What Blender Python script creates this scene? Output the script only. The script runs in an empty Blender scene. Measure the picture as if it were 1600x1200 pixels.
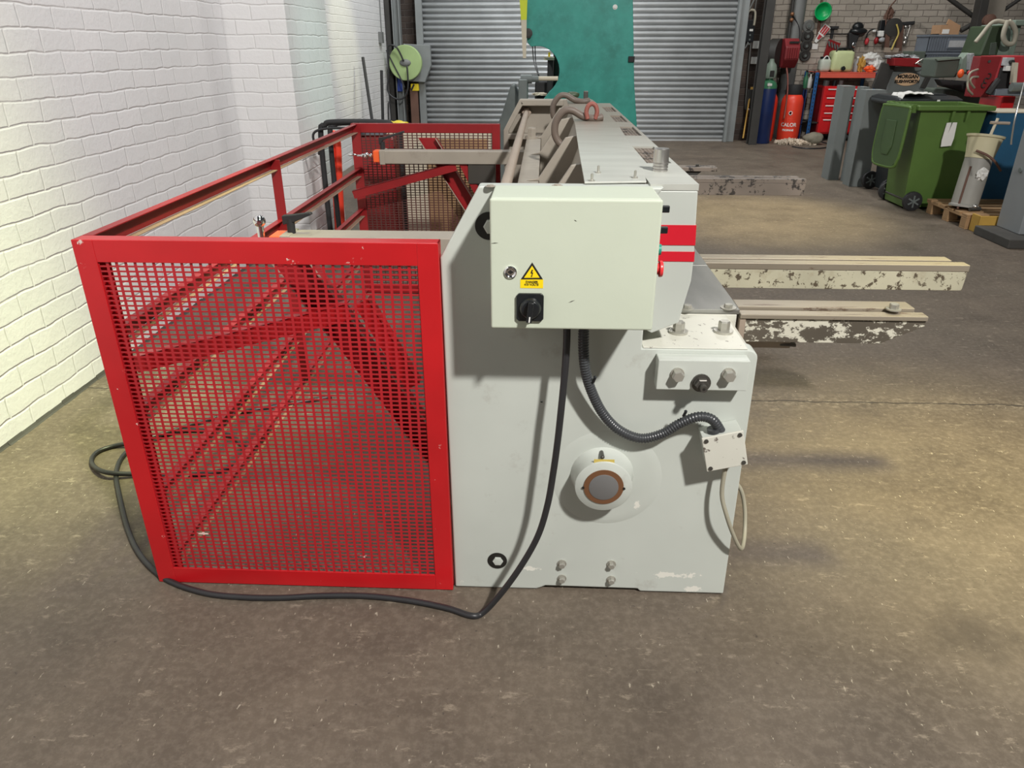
import bpy, bmesh, math, random
from mathutils import Vector, Matrix, Euler
random.seed(7)
PI = math.pi
SC = bpy.context.scene
COL = SC.collection

# ------------------------------------------------------------------ camera
cd = bpy.data.cameras.new('camera'); cam = bpy.data.objects.new('camera', cd); COL.objects.link(cam)
cam.location = (0, 0, 1.6)
cam.rotation_euler = (math.radians(90 - 25.05), 0, math.radians(2.42))
cd.sensor_width = 36; cd.lens = 36 * 1134 / 1600; cd.clip_start = 0.05; cd.clip_end = 100
SC.camera = cam

# ------------------------------------------------------------------ exposure, world, lights
SC.view_settings.view_transform = 'Standard'
SC.view_settings.look = 'None'
SC.view_settings.exposure = 0.0
SC.view_settings.gamma = 1
SC.view_settings.use_curve_mapping = False
w = bpy.data.worlds.new('world'); SC.world = w; w.use_nodes = True
bg = w.node_tree.nodes['Background']; bg.inputs[0].default_value = (0.93, 0.97, 1.0, 1); bg.inputs[1].default_value = 0.055

def area(name, loc, to, size, power, col=(1, 1, 1), size_y=None):
    d = bpy.data.lights.new(name, 'AREA'); o = bpy.data.objects.new(name, d); COL.objects.link(o)
    d.energy = power; d.size = size; d.color = col
    if size_y: d.shape = 'RECTANGLE'; d.size_y = size_y
    o.location = loc
    o.rotation_euler = (Vector(to) - Vector(loc)).to_track_quat('-Z', 'Y').to_euler()
def spot(name, loc, to, deg, power, col=(1, 1, 1), blend=1.0, radius=0.3):
    d = bpy.data.lights.new(name, 'SPOT'); o = bpy.data.objects.new(name, d); COL.objects.link(o)
    d.energy = power; d.spot_size = math.radians(deg); d.spot_blend = blend; d.shadow_soft_size = radius; d.color = col
    o.location = loc
    o.rotation_euler = (Vector(to) - Vector(loc)).to_track_quat('-Z', 'Y').to_euler()
area('key_lamp', (2.7, -2.35, 5.9), (0.0, 2.2, 0.6), 0.34, 710, (1.0, 0.97, 0.93))
area('bay_lamp', (-0.6, 4.6, 6.2), (-0.6, 4.6, 0), 1.6, 80, (0.93, 0.98, 1.0))
area('bay_lamp', (3.4, 10.2, 6.4), (3.4, 10.2, 0), 1.2, 215, (1.0, 0.98, 0.94))
area('bay_lamp', (-0.4, 10.8, 6.4), (-0.4, 13.5, 1), 1.2, 260, (0.96, 0.99, 1.0))
spot('skylight_pool', (2.4, 3.0, 7.0), (1.75, 2.5, 0), 21, 3300, (1.0, 0.90, 0.42), 1.0, 0.5)
spot('skylight_pool', (2.4, 8.2, 7.0), (2.2, 7.6, 0), 25, 2400, (1.0, 0.86, 0.45), 0.8, 0.3)
spot('skylight_pool', (0.5, 2.6, 7.0), (-2.05, 2.8, 0.1), 18, 3900, (0.92, 1.0, 0.50), 1.0, 0.4)
spot('skylight_pool', (1.5, 5.2, 4.5), (-1.9, 6.5, 1.35), 20, 260, (0.6, 1.0, 0.85), 1.0, 0.2)
spot('skylight_pool', (1.5, 9.5, 5.0), (-2.8, 11.0, 1.6), 18, 420, (1.0, 1.0, 0.6), 0.7, 0.2)
spot('skylight_pool', (2.2, 2.0, 5.5), (-2.3, 4.6, 1.9), 40, 330, (1.0, 0.90, 0.92), 1.0, 0.4)

# ------------------------------------------------------------------ materials
MATS = {}
def nodes(name):
    m = bpy.data.materials.new(name); m.use_nodes = True
    nt = m.node_tree
    return m, nt, nt.nodes['Principled BSDF']
def N(nt, t, **kw):
    n = nt.nodes.new(t)
    for k, v in kw.items():
        if k.startswith('i_'):
            n.inputs[k[2:].replace('_', ' ')].default_value = v
        else: setattr(n, k, v)
    return n
def c4(c): return (c[0], c[1], c[2], 1)
def noise(nt, co, scale, detail=4, rough=0.55):
    n = N(nt, 'ShaderNodeTexNoise'); n.inputs['Scale'].default_value = scale
    n.inputs['Detail'].default_value = detail; n.inputs['Roughness'].default_value = rough
    nt.links.new(co, n.inputs['Vector']); return n.outputs['Fac']
def ramp(nt, fac, a, b, ca=0.0, cb=1.0):
    n = N(nt, 'ShaderNodeMapRange'); n.inputs['From Min'].default_value = a; n.inputs['From Max'].default_value = b
    n.inputs['To Min'].default_value = ca; n.inputs['To Max'].default_value = cb
    nt.links.new(fac, n.inputs['Value']); return n.outputs['Result']
def mix(nt, fac, a, b):
    n = N(nt, 'ShaderNodeMix', data_type='RGBA')
    if isinstance(fac, float): n.inputs[0].default_value = fac
    else: nt.links.new(fac, n.inputs[0])
    for s, v in ((6, a), (7, b)):
        if isinstance(v, tuple): n.inputs[s].default_value = c4(v)
        else: nt.links.new(v, n.inputs[s])
    return n.outputs[2]
def math_(nt, op, a, b):
    n = N(nt, 'ShaderNodeMath', operation=op)
    for s, v in ((0, a), (1, b)):
        if isinstance(v, (int, float)): n.inputs[s].default_value = v
        else: nt.links.new(v, n.inputs[s])
    return n.outputs[0]
def bump(nt, bs, h, strength=0.3, dist=0.01):
    b = N(nt, 'ShaderNodeBump'); b.inputs['Strength'].default_value = strength; b.inputs['Distance'].default_value = dist
    nt.links.new(h, b.inputs['Height']); nt.links.new(b.outputs[0], bs.inputs['Normal'])
def objco(nt, scale=(1, 1, 1)):
    t = N(nt, 'ShaderNodeTexCoord'); mp = N(nt, 'ShaderNodeMapping'); mp.inputs['Scale'].default_value = scale
    nt.links.new(t.outputs['Object'], mp.inputs[0]); return mp.outputs[0]

def paint(name, base, chip=None, amount=0.0, rough=0.45, metal=0.0, var=0.10, scale=18.0, stretch=(1, 1, 1), spec=0.5, bmp=0.0, dirt=None, dirt_amt=0.0, spots=(), org=(0, 0, 0), dusty=None):
    """painted or plain surface: slow colour drift, worn chips, a second layer of dirt; spots are worn patches of a given place"""
    m, nt, bs = nodes(name)
    co = objco(nt, stretch)
    v = noise(nt, co, 3.0, 3)
    dark = tuple(c * (1 - var) for c in base); lite = tuple(min(1, c * (1 + var)) for c in base)
    col = mix(nt, ramp(nt, v, 0.3, 0.7), dark, lite)
    if dirt:
        dn = noise(nt, co, 7.0, 8, 0.7)
        col = mix(nt, ramp(nt, dn, 0.62 - dirt_amt * 0.3, 0.80 - dirt_amt * 0.2, 0, 0.85), col, dirt)
    if dusty:   # grey-brown dust lying on the far half of the long machine
        sp = N(nt, 'ShaderNodeSeparateXYZ'); nt.links.new(objco(nt), sp.inputs[0])
        yy = math_(nt, 'ADD', sp.outputs['Y'], math_(nt, 'MULTIPLY', noise(nt, co, 5, 6, 0.6), 0.8))
        col = mix(nt, ramp(nt, yy, dusty[0], dusty[1], 0, 0.9), col, dusty[2])
    if chip and amount > 0:
        cn = noise(nt, co, scale, 10, 0.72)
        th = 0.74 - amount * 0.25
        msk = ramp(nt, cn, th, th + 0.025)
        if spots:
            lc = objco(nt)
            rn = noise(nt, lc, 26, 8, 0.7)
            for (px, py, pz, r, k) in spots:
                vm = N(nt, 'ShaderNodeVectorMath', operation='SUBTRACT'); nt.links.new(lc, vm.inputs[0]); vm.inputs[1].default_value = (px - org[0], py - org[1], pz - org[2])
                sc_ = N(nt, 'ShaderNodeVectorMath', operation='MULTIPLY'); nt.links.new(vm.outputs[0], sc_.inputs[0]); sc_.inputs[1].default_value = (1 / r[0], 1 / r[1], 1 / r[2])
                ln = N(nt, 'ShaderNodeVectorMath', operation='LENGTH'); nt.links.new(sc_.outputs[0], ln.inputs[0])
                reach = ramp(nt, ln.outputs['Value'], 0.0, 1.0, k, -0.2)
                s = ramp(nt, math_(nt, 'ADD', rn, reach), 0.66, 0.69)
                msk = math_(nt, 'MAXIMUM', msk, s)
        col = mix(nt, msk, col, chip)
    nt.links.new(col, bs.inputs['Base Color'])
    bs.inputs['Roughness'].default_value = rough; bs.inputs['Metallic'].default_value = metal
    bs.inputs['Specular IOR Level'].default_value = spec
    if bmp: bump(nt, bs, noise(nt, co, scale * 3, 6, 0.6), bmp, 0.004)
    MATS[name] = m; return m

CREAM = (0.70, 0.71, 0.60)
paint('machine_paint', (0.515, 0.545, 0.50), (0.74, 0.73, 0.66), 0.10, 0.38, var=0.05, scale=9, dirt=(0.36, 0.35, 0.31), dirt_amt=0.05,
      spots=[(0.42, 1.85, 0.075, (0.20, 0.3, 0.035), 0.33), (0.50, 1.85, 0.02, (0.12, 0.3, 0.03), 0.28), (-0.03, 1.85, 0.085, (0.12, 0.3, 0.022), 0.30), (0.30, 1.85, 0.345, (0.035, 0.3, 0.05), 0.28), (0.02, 1.85, 0.30, (0.04, 0.3, 0.03), 0.2), (-0.24, 1.85, 0.03, (0.05, 0.3, 0.04), 0.17)], org=(0.15, 1.9, 0))
paint('machine_dusty', (0.33, 0.295, 0.245), (0.16, 0.12, 0.09), 0.06, 0.6, var=0.10, scale=16, dirt=(0.23, 0.20, 0.165), dirt_amt=0.25)
paint('worn_ledge', (0.62, 0.615, 0.54), (0.15, 0.13, 0.11), 0.55, 0.42, var=0.06, scale=34)
paint('cover_paint', (0.47, 0.48, 0.435), (0.74, 0.74, 0.68), 0.16, 0.40, var=0.10, scale=7, stretch=(1.0, 5.0, 1), dirt=(0.36, 0.33, 0.28), dirt_amt=0.15, dusty=(0.9, 2.0, (0.225, 0.185, 0.145)))
paint('cabinet_paint', (0.565, 0.615, 0.50), (0.13, 0.12, 0.09), 0.02, 0.42, var=0.035, scale=14, bmp=0.08)
paint('guard_red', (0.52, 0.010, 0.014), (0.20, 0.075, 0.06), 0.12, 0.33, var=0.14, scale=13, spec=0.55)
paint('guard_red_scuffed', (0.50, 0.010, 0.014), (0.74, 0.62, 0.56), 0.30, 0.33, var=0.14, scale=20, spec=0.55,
      spots=[(-1.15, 1.84, 0.19, (0.10, 0.3, 0.05), 0.27), (-1.12, 1.84, 0.12, (0.03, 0.3, 0.06), 0.25), (-1.21, 1.84, 1.13, (0.04, 0.3, 0.03), 0.2)], org=(-0.75, 1.9, 0))
paint('mesh_red', (0.40, 0.014, 0.020), (0.72, 0.55, 0.5), 0.07, 0.38, var=0.12, scale=16,
      spots=[(-1.05, 1.84, 0.20, (0.13, 0.3, 0.03), 0.17), (-0.55, 1.84, 0.13, (0.06, 0.3, 0.04), 0.14), (-0.62, 1.84, 0.04, (0.6, 0.3, 0.02), 0.09)], org=(-0.75, 1.9, 0))
paint('mesh_dark', (0.085, 0.028, 0.024), (0.25, 0.12, 0.10), 0.08, 0.55)
paint('old_red', (0.26, 0.010, 0.013), (0.60, 0.40, 0.34), 0.06, 0.42, var=0.2, scale=16)
paint('rail_inner', (0.30, 0.20, 0.14), (0.60, 0.50, 0.38), 0.2, 0.7, var=0.2)
paint('stripe_red', (0.62, 0.012, 0.028), (0.66, 0.6, 0.5), 0.04, 0.35, var=0.03)
paint('table_steel', (0.36, 0.36, 0.34), (0.60, 0.59, 0.54), 0.12, 0.30, metal=0.75, var=0.15, scale=10, stretch=(4, 1, 1))
paint('arm_rust', (0.44, 0.42, 0.31), (0.09, 0.07, 0.045), 0.78, 0.55, var=0.2, scale=24, dirt=(0.28, 0.22, 0.14), dirt_amt=0.25)
paint('arm_black', (0.10, 0.085, 0.065), (0.60, 0.58, 0.48), 0.92, 0.5, var=0.2, scale=24, stretch=(0.8, 1, 1.3))
paint('arm_far', (0.20, 0.165, 0.135), (0.04, 0.033, 0.028), 0.82, 0.6, var=0.25, scale=18)
paint('arm_top', (0.30, 0.262, 0.205), (0.16, 0.115, 0.085), 0.6, 0.38, metal=0.3, var=0.12, scale=10, stretch=(0.4, 3, 1))
paint('bright_steel', (0.62, 0.60, 0.57), (0.3, 0.26, 0.22), 0.1, 0.28, metal=0.9, var=0.1)
paint('bolt_steel', (0.46, 0.45, 0.40), (0.75, 0.74, 0.66), 0.34, 0.35, metal=0.6, var=0.1, scale=70)
paint('dark_steel', (0.10, 0.095, 0.085), (0.35, 0.33, 0.30), 0.12, 0.42, metal=0.6, scale=30)
paint('disc_steel', (0.26, 0.26, 0.26), (0.42, 0.42, 0.42), 0.2, 0.45, metal=0.5, scale=40)
paint('bronze', (0.27, 0.13, 0.065), (0.42, 0.24, 0.14), 0.2, 0.45, metal=0.5, scale=30)
paint('chrome', (0.85, 0.85, 0.86), None, 0, 0.06, metal=1.0, var=0.0)
paint('hook_iron', (0.135, 0.105, 0.085), (0.30, 0.22, 0.17), 0.14, 0.5, var=0.2, scale=25, bmp=0.3)
paint('eye_red', (0.26, 0.085, 0.065), (0.62, 0.35, 0.28), 0.3, 0.6, var=0.2, scale=40, bmp=0.3)
paint('rod_paint', (0.36, 0.29, 0.23), (0.20, 0.12, 0.08), 0.26, 0.5, var=0.1, scale=40)
paint('black_plastic', (0.012, 0.014, 0.016), None, 0, 0.28, var=0.1)
paint('black_matt', (0.018, 0.018, 0.019), (0.06, 0.06, 0.06), 0.1, 0.7, var=0.2)
paint('black_rubber', (0.022, 0.022, 0.024), (0.42, 0.38, 0.32), 0.10, 0.42, var=0.2, scale=45)
paint('conduit_grey', (0.045, 0.048, 0.052), None, 0, 0.34, var=0.08)
paint('flex_cable', (0.36, 0.34, 0.26), (0.50, 0.40, 0.24), 0.2, 0.5, var=0.15)
paint('orange_plastic', (0.90, 0.13, 0.03), None, 0, 0.4, var=0.04)
paint('sticker_yellow', (0.93, 0.68, 0.01), None, 0, 0.4, var=0.02)
paint('old_yellow', (0.62, 0.48, 0.12), (0.5, 0.5, 0.42), 0.4, 0.5)
paint('print_black', (0.015, 0.014, 0.012), None, 0, 0.5, var=0.0)
paint('button_red', (0.78, 0.045, 0.05), None, 0, 0.3, var=0.02)
paint('button_green', (0.03, 0.30, 0.22), None, 0, 0.3, var=0.02)
paint('teal_paint', (0.028, 0.285, 0.235), (0.13, 0.45, 0.40), 0.18, 0.45, var=0.22, scale=5, dirt=(0.05, 0.36, 0.31), dirt_amt=0.5)
paint('galvanised', (0.55, 0.57, 0.58), (0.62, 0.63, 0.63), 0.1, 0.34, metal=0.35, var=0.08)
paint('guide_grey', (0.21, 0.225, 0.225), (0.12, 0.11, 0.10), 0.1, 0.5, var=0.1)
paint('column_dark', (0.035, 0.033, 0.030), (0.09, 0.08, 0.07), 0.15, 0.6, var=0.2)
paint('pipe_grey', (0.16, 0.165, 0.16), (0.25, 0.24, 0.22), 0.1, 0.55, var=0.12)
paint('casting_grey', (0.13, 0.15, 0.145), (0.28, 0.30, 0.29), 0.15, 0.5, var=0.2)
paint('concrete_post', (0.28, 0.25, 0.21), (0.16, 0.14, 0.12), 0.2, 0.85, var=0.15, bmp=0.3)
paint('reel_green', (0.34, 0.46, 0.20), (0.26, 0.32, 0.18), 0.2, 0.5, var=0.1)
paint('reel_red', (0.24, 0.025, 0.03), (0.34, 0.10, 0.09), 0.15, 0.45, var=0.2)
paint('cyl_blue', (0.012, 0.028, 0.115), (0.03, 0.04, 0.08), 0.15, 0.4, var=0.2)
paint('cyl_green', (0.045, 0.19, 0.095), (0.02, 0.06, 0.04), 0.12, 0.4, var=0.2)
paint('cyl_red', (0.80, 0.055, 0.025), (0.5, 0.05, 0.03), 0.12, 0.4, var=0.08)
paint('chest_red', (0.58, 0.015, 0.018), None, 0, 0.3, var=0.06)
paint('bench_red', (0.68, 0.11, 0.07), (0.45, 0.06, 0.05), 0.12, 0.45, var=0.08)
paint('bench_blue', (0.015, 0.10, 0.30), None, 0, 0.45, var=0.08)
paint('white_paint', (0.78, 0.78, 0.75), None, 0, 0.5, var=0.04)
paint('paper', (0.74, 0.73, 0.70), (0.5, 0.48, 0.42), 0.1, 0.8, var=0.04)
paint('jerry_plastic', (0.56, 0.62, 0.33), None, 0, 0.35, var=0.12)
paint('milk_plastic', (0.52, 0.56, 0.48), None, 0, 0.4, var=0.1)
paint('rag_white', (0.68, 0.67, 0.64), (0.35, 0.33, 0.30), 0.2, 0.9, var=0.12)
paint('bowl_green', (0.0, 0.38, 0.10), None, 0, 0.35, var=0.05)
paint('wood_brown', (0.13, 0.065, 0.045), None, 0, 0.7, var=0.2)
paint('brush_red', (0.50, 0.04, 0.05), None, 0, 0.45, var=0.05)
paint('crate_grey', (0.14, 0.16, 0.19), (0.24, 0.26, 0.29), 0.1, 0.5, var=0.1)
paint('crate_parts', (0.42, 0.43, 0.44), (0.10, 0.10, 0.11), 0.6, 0.5, var=0.2, scale=60)
paint('cardboard', (0.42, 0.25, 0.14), None, 0, 0.85, var=0.12)
paint('pan_green', (0.085, 0.105, 0.085), (0.15, 0.17, 0.15), 0.1, 0.5, var=0.15)
paint('saw_green', (0.045, 0.070, 0.036), (0.12, 0.15, 0.10), 0.1, 0.5, var=0.12)
paint('pale_green_metal', (0.22, 0.28, 0.23), (0.14, 0.16, 0.13), 0.1, 0.5, var=0.1)
paint('saw_red', (0.25, 0.018, 0.022), (0.22, 0.02, 0.02), 0.15, 0.42, var=0.12)
paint('sheet_grey', (0.20, 0.22, 0.215), (0.28, 0.29, 0.28), 0.08, 0.5, var=0.07)
paint('cab_grey', (0.235, 0.25, 0.26), (0.32, 0.33, 0.34), 0.06, 0.5, var=0.06)
paint('bin_green', (0.090, 0.165, 0.036), (0.10, 0.19, 0.06), 0.05, 0.42, var=0.08)
paint('bin_lid_green', (0.060, 0.105, 0.040), (0.09, 0.16, 0.06), 0.10, 0.5, var=0.1)
paint('bin_black', (0.022, 0.026, 0.028), None, 0, 0.4, var=0.1)
paint('wood', (0.36, 0.22, 0.11), (0.20, 0.12, 0.06), 0.14, 0.8, var=0.15, stretch=(1, 1, 1))
paint('ply_orange', (0.45, 0.27, 0.05), (0.20, 0.11, 0.03), 0.2, 0.7, var=0.2)
paint('bucket_cream', (0.58, 0.53, 0.35), (0.34, 0.30, 0.20), 0.16, 0.5, var=0.08)
paint('tube_grey', (0.30, 0.29, 0.26), (0.42, 0.40, 0.34), 0.2, 0.5, var=0.12)
paint('blue_box', (0.012, 0.085, 0.17), (0.03, 0.06, 0.1), 0.2, 0.6, var=0.15)
paint('strap_cream', (0.42, 0.39, 0.31), (0.25, 0.23, 0.18), 0.2, 0.8, var=0.12)
paint('plinth_dark', (0.055, 0.052, 0.047), (0.22, 0.21, 0.19), 0.22, 0.7, var=0.2, scale=10)
paint('sign_cream', (0.90, 0.60, 0.36), None, 0, 0.6, var=0.08)
paint('stone_grey', (0.22, 0.20, 0.15), (0.3, 0.28, 0.22), 0.2, 0.85, var=0.2, bmp=0.4)
paint('chips_pale', (0.55, 0.46, 0.36), (0.10, 0.06, 0.05), 0.2, 0.7, var=0.3)
paint('yellow_plastic', (0.80, 0.62, 0.02), None, 0, 0.4, var=0.04)
paint('lime_yellow', (0.60, 0.68, 0.02), None, 0, 0.45, var=0.04)
paint('cream_plastic', (0.60, 0.54, 0.42), None, 0, 0.5, var=0.06)
paint('blue_paint', (0.02, 0.06, 0.35), None, 0, 0.45, var=0.06)
paint('ochre', (0.48, 0.27, 0.05), None, 0, 0.6, var=0.1)
M = MATS

def brick_mat(name, c1, c2, mortar, swiz, bw=0.25, rh=0.098, bstr=0.5, dist=0.012, patch=None, rough=0.7, msize=0.008, tone=0.0, spec=0.3):
    m, nt, bs = nodes(name)
    t = N(nt, 'ShaderNodeTexCoord'); sp = N(nt, 'ShaderNodeSeparateXYZ'); cb = N(nt, 'ShaderNodeCombineXYZ')
    nt.links.new(t.outputs['Object'], sp.inputs[0])
    nt.links.new(sp.outputs[swiz[0]], cb.inputs[0]); nt.links.new(sp.outputs[swiz[1]], cb.inputs[1])
    nz = N(nt, 'ShaderNodeTexNoise'); nz.inputs['Scale'].default_value = 5.5; nz.inputs['Detail'].default_value = 4
    nt.links.new(t.outputs['Object'], nz.inputs['Vector'])
    sb = N(nt, 'ShaderNodeVectorMath', operation='SUBTRACT'); nt.links.new(nz.outputs['Color'], sb.inputs[0]); sb.inputs[1].default_value = (0.5, 0.5, 0.5)
    ml = N(nt, 'ShaderNodeVectorMath', operation='SCALE'); nt.links.new(sb.outputs[0], ml.inputs[0]); ml.inputs['Scale'].default_value = 0.03
    ad = N(nt, 'ShaderNodeVectorMath', operation='ADD'); nt.links.new(cb.outputs[0], ad.inputs[0]); nt.links.new(ml.outputs[0], ad.inputs[1])
    br = N(nt, 'ShaderNodeTexBrick'); nt.links.new(ad.outputs[0], br.inputs['Vector'])
    br.inputs['Scale'].default_value = 1.0; br.inputs['Brick Width'].default_value = bw; br.inputs['Row Height'].default_value = rh
    br.inputs['Mortar Size'].default_value = msize; br.inputs['Mortar Smooth'].default_value = 0.9
    br.inputs['Color1'].default_value = c4(c1); br.inputs['Color2'].default_value = c4(c2); br.inputs['Mortar'].default_value = c4(mortar)
    col = br.outputs['Color']
    pn = noise(nt, t.outputs['Object'], 6, 9, 0.7)
    if patch: col = mix(nt, ramp(nt, pn, 0.62, 0.72, 0, 0.8), col, patch)
    nt.links.new(col, bs.inputs['Base Color']); bs.inputs['Roughness'].default_value = rough
    bs.inputs['Specular IOR Level'].default_value = spec
    fine = noise(nt, t.outputs['Object'], 42, 7, 0.65)
    inv = math_(nt, 'SUBTRACT', 1.0, br.outputs['Fac'])
    mask = ramp(nt, noise(nt, t.outputs['Object'], 2.5, 3), 0.3, 0.6, 0.35, 1.0)
    h = math_(nt, 'ADD', math_(nt, 'MULTIPLY', inv, mask), math_(nt, 'MULTIPLY', fine, 0.55))
    h = math_(nt, 'ADD', h, math_(nt, 'MULTIPLY', pn, 0.6))
    bump(nt, bs, h, bstr, dist)
    MATS[name] = m
W1, W2, W3 = (0.71, 0.705, 0.705), (0.68, 0.68, 0.68), (0.68, 0.675, 0.67)
brick_mat('brick_white_yz', W1, W2, W3, ('Y', 'Z'), bstr=0.5, dist=0.008)
brick_mat('brick_white_xz', W1, W2, W3, ('X', 'Z'), bstr=0.5, dist=0.008)
brick_mat('brick_old_xz', (0.44, 0.39, 0.335), (0.37, 0.33, 0.28), (0.25, 0.22, 0.19), ('X', 'Z'), bstr=0.7, dist=0.015, patch=(0.46, 0.42, 0.37), rough=0.85, msize=0.010)
brick_mat('brick_dark_xz', (0.055, 0.042, 0.037), (0.10, 0.075, 0.062), (0.12, 0.105, 0.095), ('X', 'Z'), bstr=0.7, dist=0.015, rough=0.85)

def floor_mat():
    m, nt, bs = nodes('concrete_floor')
    co = objco(nt)
    big = noise(nt, co, 0.55, 4, 0.55); mid = noise(nt, co, 2.6, 8, 0.68); fine = noise(nt, co, 40, 8, 0.7)
    col = mix(nt, ramp(nt, mid, 0.30, 0.72), (0.070, 0.053, 0.040), (0.150, 0.118, 0.088))
    col = mix(nt, ramp(nt, big, 0.35, 0.68, 0, 0.5), col, (0.155, 0.132, 0.10))
    col = mix(nt, ramp(nt, fine, 0.45, 0.75, 0, 0.35), col, (0.30, 0.25, 0.20))
    oil = noise(nt, co, 1.7, 5, 0.6)
    col = mix(nt, ramp(nt, oil, 0.66, 0.74, 0, 0.55), col, (0.05, 0.04, 0.033))
    # pale scuffs and chips
    sc1 = noise(nt, objco(nt, (1.2, 2.6, 1)), 8.5, 11, 0.78)
    col = mix(nt, ramp(nt, sc1, 0.575, 0.63, 0, 0.6), col, (0.30, 0.25, 0.19))
    sc2 = noise(nt, objco(nt, (3, 1, 1)), 26, 5, 0.6)
    col = mix(nt, ramp(nt, sc2, 0.665, 0.69, 0, 0.8), col, (0.42, 0.37, 0.29))
    dk = noise(nt, co, 60, 4, 0.6)
    col = mix(nt, ramp(nt, dk, 0.67, 0.70, 0, 0.7), col, (0.05, 0.04, 0.035))
    # scratches: thin stretched lines
    mp = N(nt, 'ShaderNodeMapping'); mp.inputs['Rotation'].default_value = (0, 0, 0.5); mp.inputs['Scale'].default_value = (1.4, 34, 1)
    t = N(nt, 'ShaderNodeTexCoord'); nt.links.new(t.outputs['Object'], mp.inputs[0])
    s = noise(nt, mp.outputs[0], 1.6, 3, 0.5)
    col = mix(nt, ramp(nt, s, 0.735, 0.75, 0, 0.3), col, (0.35, 0.30, 0.24))
    # the slab joint crossing the hall at y = 3.28, with a crumbling edge
    sp = N(nt, 'ShaderNodeSeparateXYZ'); nt.links.new(t.outputs['Object'], sp.inputs[0])
    wob = math_(nt, 'MULTIPLY', math_(nt, 'SUBTRACT', noise(nt, co, 9, 6, 0.7), 0.5), 0.06)
    dy = math_(nt, 'ABSOLUTE', math_(nt, 'ADD', math_(nt, 'SUBTRACT', sp.outputs['Y'], 3.28), wob), 0)
    jm = ramp(nt, dy, 0.004, 0.009, 0.9, 0.0)
    band = ramp(nt, dy, 0.01, 0.10, 0.35, 0.0)
    band = math_(nt, 'MULTIPLY', band, ramp(nt, noise(nt, co, 30, 6, 0.7), 0.5, 0.6))
    col = mix(nt, band, col, (0.42, 0.36, 0.28))
    col = mix(nt, jm, col, (0.045, 0.036, 0.03))
    # one old oil patch near the front
    for (px, py, r, k) in ((1.30, 1.72, 0.17, 0.5), (0.35, 1.30, 0.25, 0.12), (-1.6, 1.5, 0.4, 0.18)):
        vm = N(nt, 'ShaderNodeVectorMath', operation='DISTANCE'); nt.links.new(t.outputs['Object'], vm.inputs[0]); vm.inputs[1].default_value = (px, py, 0)
        d = math_(nt, 'ADD', vm.outputs['Value'], math_(nt, 'MULTIPLY', math_(nt, 'SUBTRACT', mid, 0.5), 0.35))
        col = mix(nt, ramp(nt, d, r * 0.35, r, k, 0.0), col, (0.045, 0.036, 0.032))
    nt.links.new(col, bs.inputs['Base Color'])
    r = ramp(nt, mid, 0.3, 0.7, 0.50, 0.72); nt.links.new(r, bs.inputs['Roughness'])
    bs.inputs['Specular IOR Level'].default_value = 0.35
    h = math_(nt, 'ADD', math_(nt, 'MULTIPLY', fine, 0.4), math_(nt, 'MULTIPLY', mid, 0.6))
    h = math_(nt, 'SUBTRACT', h, math_(nt, 'MULTIPLY', jm, 1.5))
    bump(nt, bs, h, 0.35, 0.006)
    MATS['concrete_floor'] = m
floor_mat()

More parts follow.
